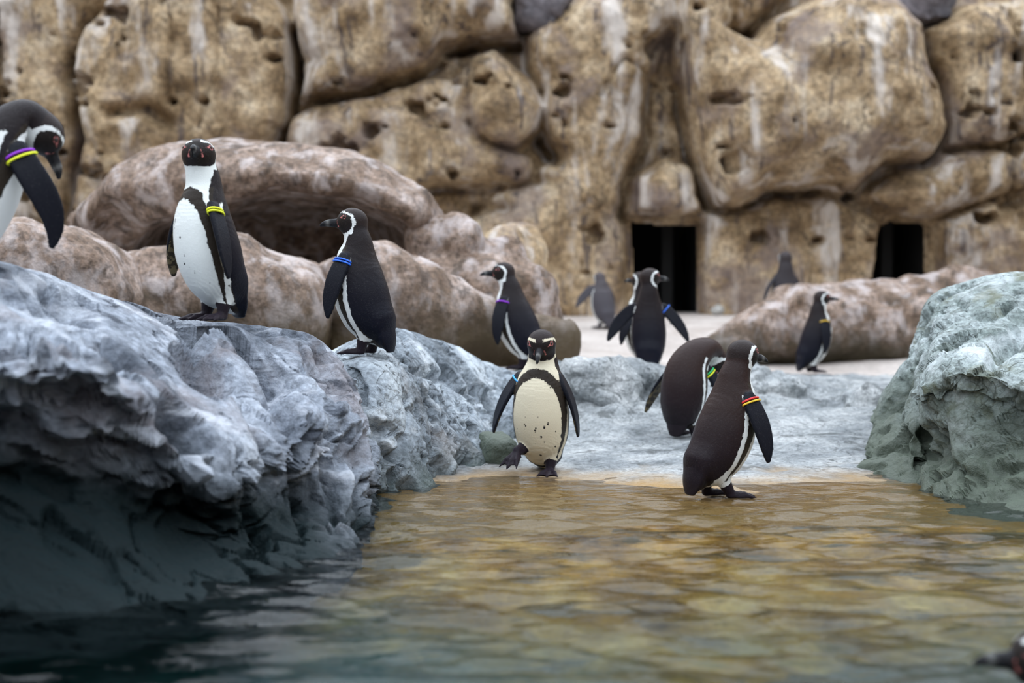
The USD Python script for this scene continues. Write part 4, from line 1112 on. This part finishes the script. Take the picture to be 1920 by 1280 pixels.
# facing: yaw 0 looks away from the camera (+y); 180 looks at the camera; +90 looks to the left of the picture
penguin("penguin with clean white belly and yellow flipper band on the big left boulder", stand(402, 601, 4.65), 138, 1.02, spine=bend(STAND, lean=5, side=2), head=(-.68, .70, .20), step=.0040, fine=True,
        light=(.70, .73, .71), bshift=.022, spots=14, seed=3, bands=[(1, .10, ("yellow", "yellow"))], flippers=[carry(side_flipper(1, 14, 6), 5), carry(side_flipper(-1, 8, 0, (-.078, .034, .366), face=.28), 5)])
penguin("penguin in profile facing left with a blue flipper band on top of the grey bank", stand(688, 664, 5.30), 66, 1.0, spine=bend(STAND, lean=7, short=.03, neck=-.005), head=(-.45, 1, .02), step=.0042,
        bands=[(1, .10, ("blue", "blue"))], flippers=[carry(side_flipper(1, 6, 0), 7), carry(side_flipper(-1, 8, 14), 7)])
penguin("penguin facing left with a purple flipper band behind the walking penguin", stand(985, 692, 7.20), 64, 1.0, spine=bend(STAND, lean=15, short=.02), head=(-.48, 1, .0), step=.0055,
        bands=[(1, .10, ("purple",)), (0, .08, ("red",))], flippers=[carry(side_flipper(1, 10, -10), 15), carry(side_flipper(-1, 10, 4), 15)])
penguin("penguin walking towards the viewer with one foot lifted and a spotted cream belly", stand(1014, 888, 5.50), 163, 1.04, spine=bend(STAND, lean=1, side=-1, short=.035), head=(-.12, 1, -.50), step=.0038, fine=True,
        light=(.64, .58, .44), spots=22, seed=8, bands=[(0, .10, ("sky",))], flippers=[carry(side_flipper(1, 20, 6, face=-1.0), 1), carry(side_flipper(-1, 10, -6), 1)],  # belly cream: dirt plus glow off the golden water put into the colour
        feet=[dict(a=(.066, .085, .095), yaw=-18, pitch=-32, hip=(.045, .02, .10)), dict(a=(-.038, .010, .020), yaw=8)], tail=[(0, -.05, .062), (0, -.08, .04), (-.01, -.10, .02)])
penguin("penguin bent over with its back turned, preening behind the one with a red band", stand(1287, 818, 6.30), -42, .98,
        spine=[(0, -.05, .055), (0, -.045, .09), (0, -.035, .15), (0, -.02, .22), (0, .0, .295), (.01, .040, .358), (.02, .11, .392), (.02, .172, .382), (.02, .200, .340)], head=(.0, -.25, -1), up=(0, 1, -.2), step=.0048, brown=1.0,
        bands=[(1, .10, ("green", "yellow")), (0, .10, ("green", "yellow"))], flippers=[side_flipper(1, 2, 30, (.050, .085, .310)), side_flipper(-1, 22, -16, (-.080, .02, .315))])
penguin("dark brown penguin facing right with a red and yellow flipper band at the water's edge", stand(1340, 933, 4.88), -62, 1.0, spine=bend(STAND, lean=14, short=.02, neck=.0), head=(-.10, 1, -.12), step=.0040, brown=1.0,
        bands=[(0, .10, ("red", "gold"))], flippers=[carry(side_flipper(1, 10, 14), 14), carry(side_flipper(-1, 8, 4), 14)], feet=[dict(a=(.042, .035, .020), yaw=-12), dict(a=(-.042, -.005, .020), yaw=8)])
penguin("penguin with its back turned and flippers spread wide in front of the left doorway", stand(1216, 700, 7.80), -4, 1.0, spine=bend(STAND, lean=2), head=(.95, .45, .0), step=.0055, RXs=.90,
        bands=[(0, .12, ("blue",))], flippers=[carry(side_flipper(1, 32, 2, face=.8), 2), carry(side_flipper(-1, 34, 2, face=1.2), 2)])
penguin("penguin mostly hidden behind the one with spread flippers, beak to the left", stand(1203, 690, 8.45), 60, .99, head=(.2, 1, .05), step=.007,
        bands=[(1, .10, ("orange", "teal")), (0, .10, ("teal",))], flippers=[side_flipper(1, 14, 0), side_flipper(-1, 14, 16)])
penguin("hunched greyish penguin with its back turned, farthest left in the yard", stand(1132, 616, 11.2), 30, .90, spine=bend(STAND, lean=8, short=.08), head=(.2, 1, -.1), step=.008, eyes=False, grey_add=.055,
        flippers=[carry(side_flipper(1, 10, 0), 8), carry(side_flipper(-1, 38, 10, face=1.0), 8)])
penguin("small distant penguin facing right beside the log-shaped rock", stand(1522, 698, 9.30), -74, .95, spine=bend(STAND, lean=8, short=.01), head=(.2, 1, 0), step=.0065,
        bands=[(0, .08, ("gold",))], flippers=[carry(side_flipper(1, 6, -2), 8), carry(side_flipper(-1, 6, 0), 8)])
penguin("distant penguin with its back turned, half hidden behind the log-shaped rock", stand(1472, 606, 11.0), 8, .98, spine=bend(STAND, short=.01), head=(.1, 1, 0), step=.008, eyes=False, grey_add=.025,
        flippers=[side_flipper(1, 14, 0), side_flipper(-1, 20, 0)])
penguin("large penguin bending forward at the left edge with a purple and yellow flipper band", at(-24, 525, 3.95), -66, 1.08,
        spine=[(0, -.085, .05), (0, -.075, .09), (0, -.05, .15), (0, -.022, .22), (0, .012, .295), (0, .050, .365), (0, .090, .410), (0, .115, .408), (0, .130, .380)], head=(0, .42, -.91), up=(0, .91, .42), step=.0042,
        bands=[(0, .10, ("purple", "yellow"))], feet=[dict(a=(.042, -.15, .0), yaw=0), dict(a=(-.042, -.15, .0), yaw=0)], flippers=[dict(pts=[(.078, .072, .335), (.108, .100, .270), (.118, .145, .180), (.108, .148, .085)], chord=(0, 1, .35), n=1), side_flipper(-1, 10, 0)])
SW = [(0, -.30, -.03), (0, -.26, -.03), (0, -.19, -.035), (0, -.12, -.035), (0, -.05, -.025), (0, .01, -.005), (0, .045, .03), (0, .065, .07), (0, .075, .105)]
penguin("swimming penguin at the lower right corner, only its dark beak in view", at(2042, 1228, 2.45) - [0, 0, .125], 90, 1.0, spine=SW, head=(0, 1, .06), step=.0055,
        flippers=[dict(pts=[(.07, .0, -.02), (.11, -.02, -.04), (.16, -.05, -.06), (.21, -.08, -.07)], chord=(0, 1, 0), n=1), dict(pts=[(-.07, .0, -.02), (-.11, -.02, -.04), (-.16, -.05, -.06), (-.21, -.08, -.07)], chord=(0, 1, 0), n=-1)],
        feet=[dict(a=(.035, -.36, -.04), yaw=180, pitch=-10, hip=(.035, -.27, -.04)), dict(a=(-.035, -.36, -.04), yaw=180, pitch=-10, hip=(-.035, -.27, -.04))])
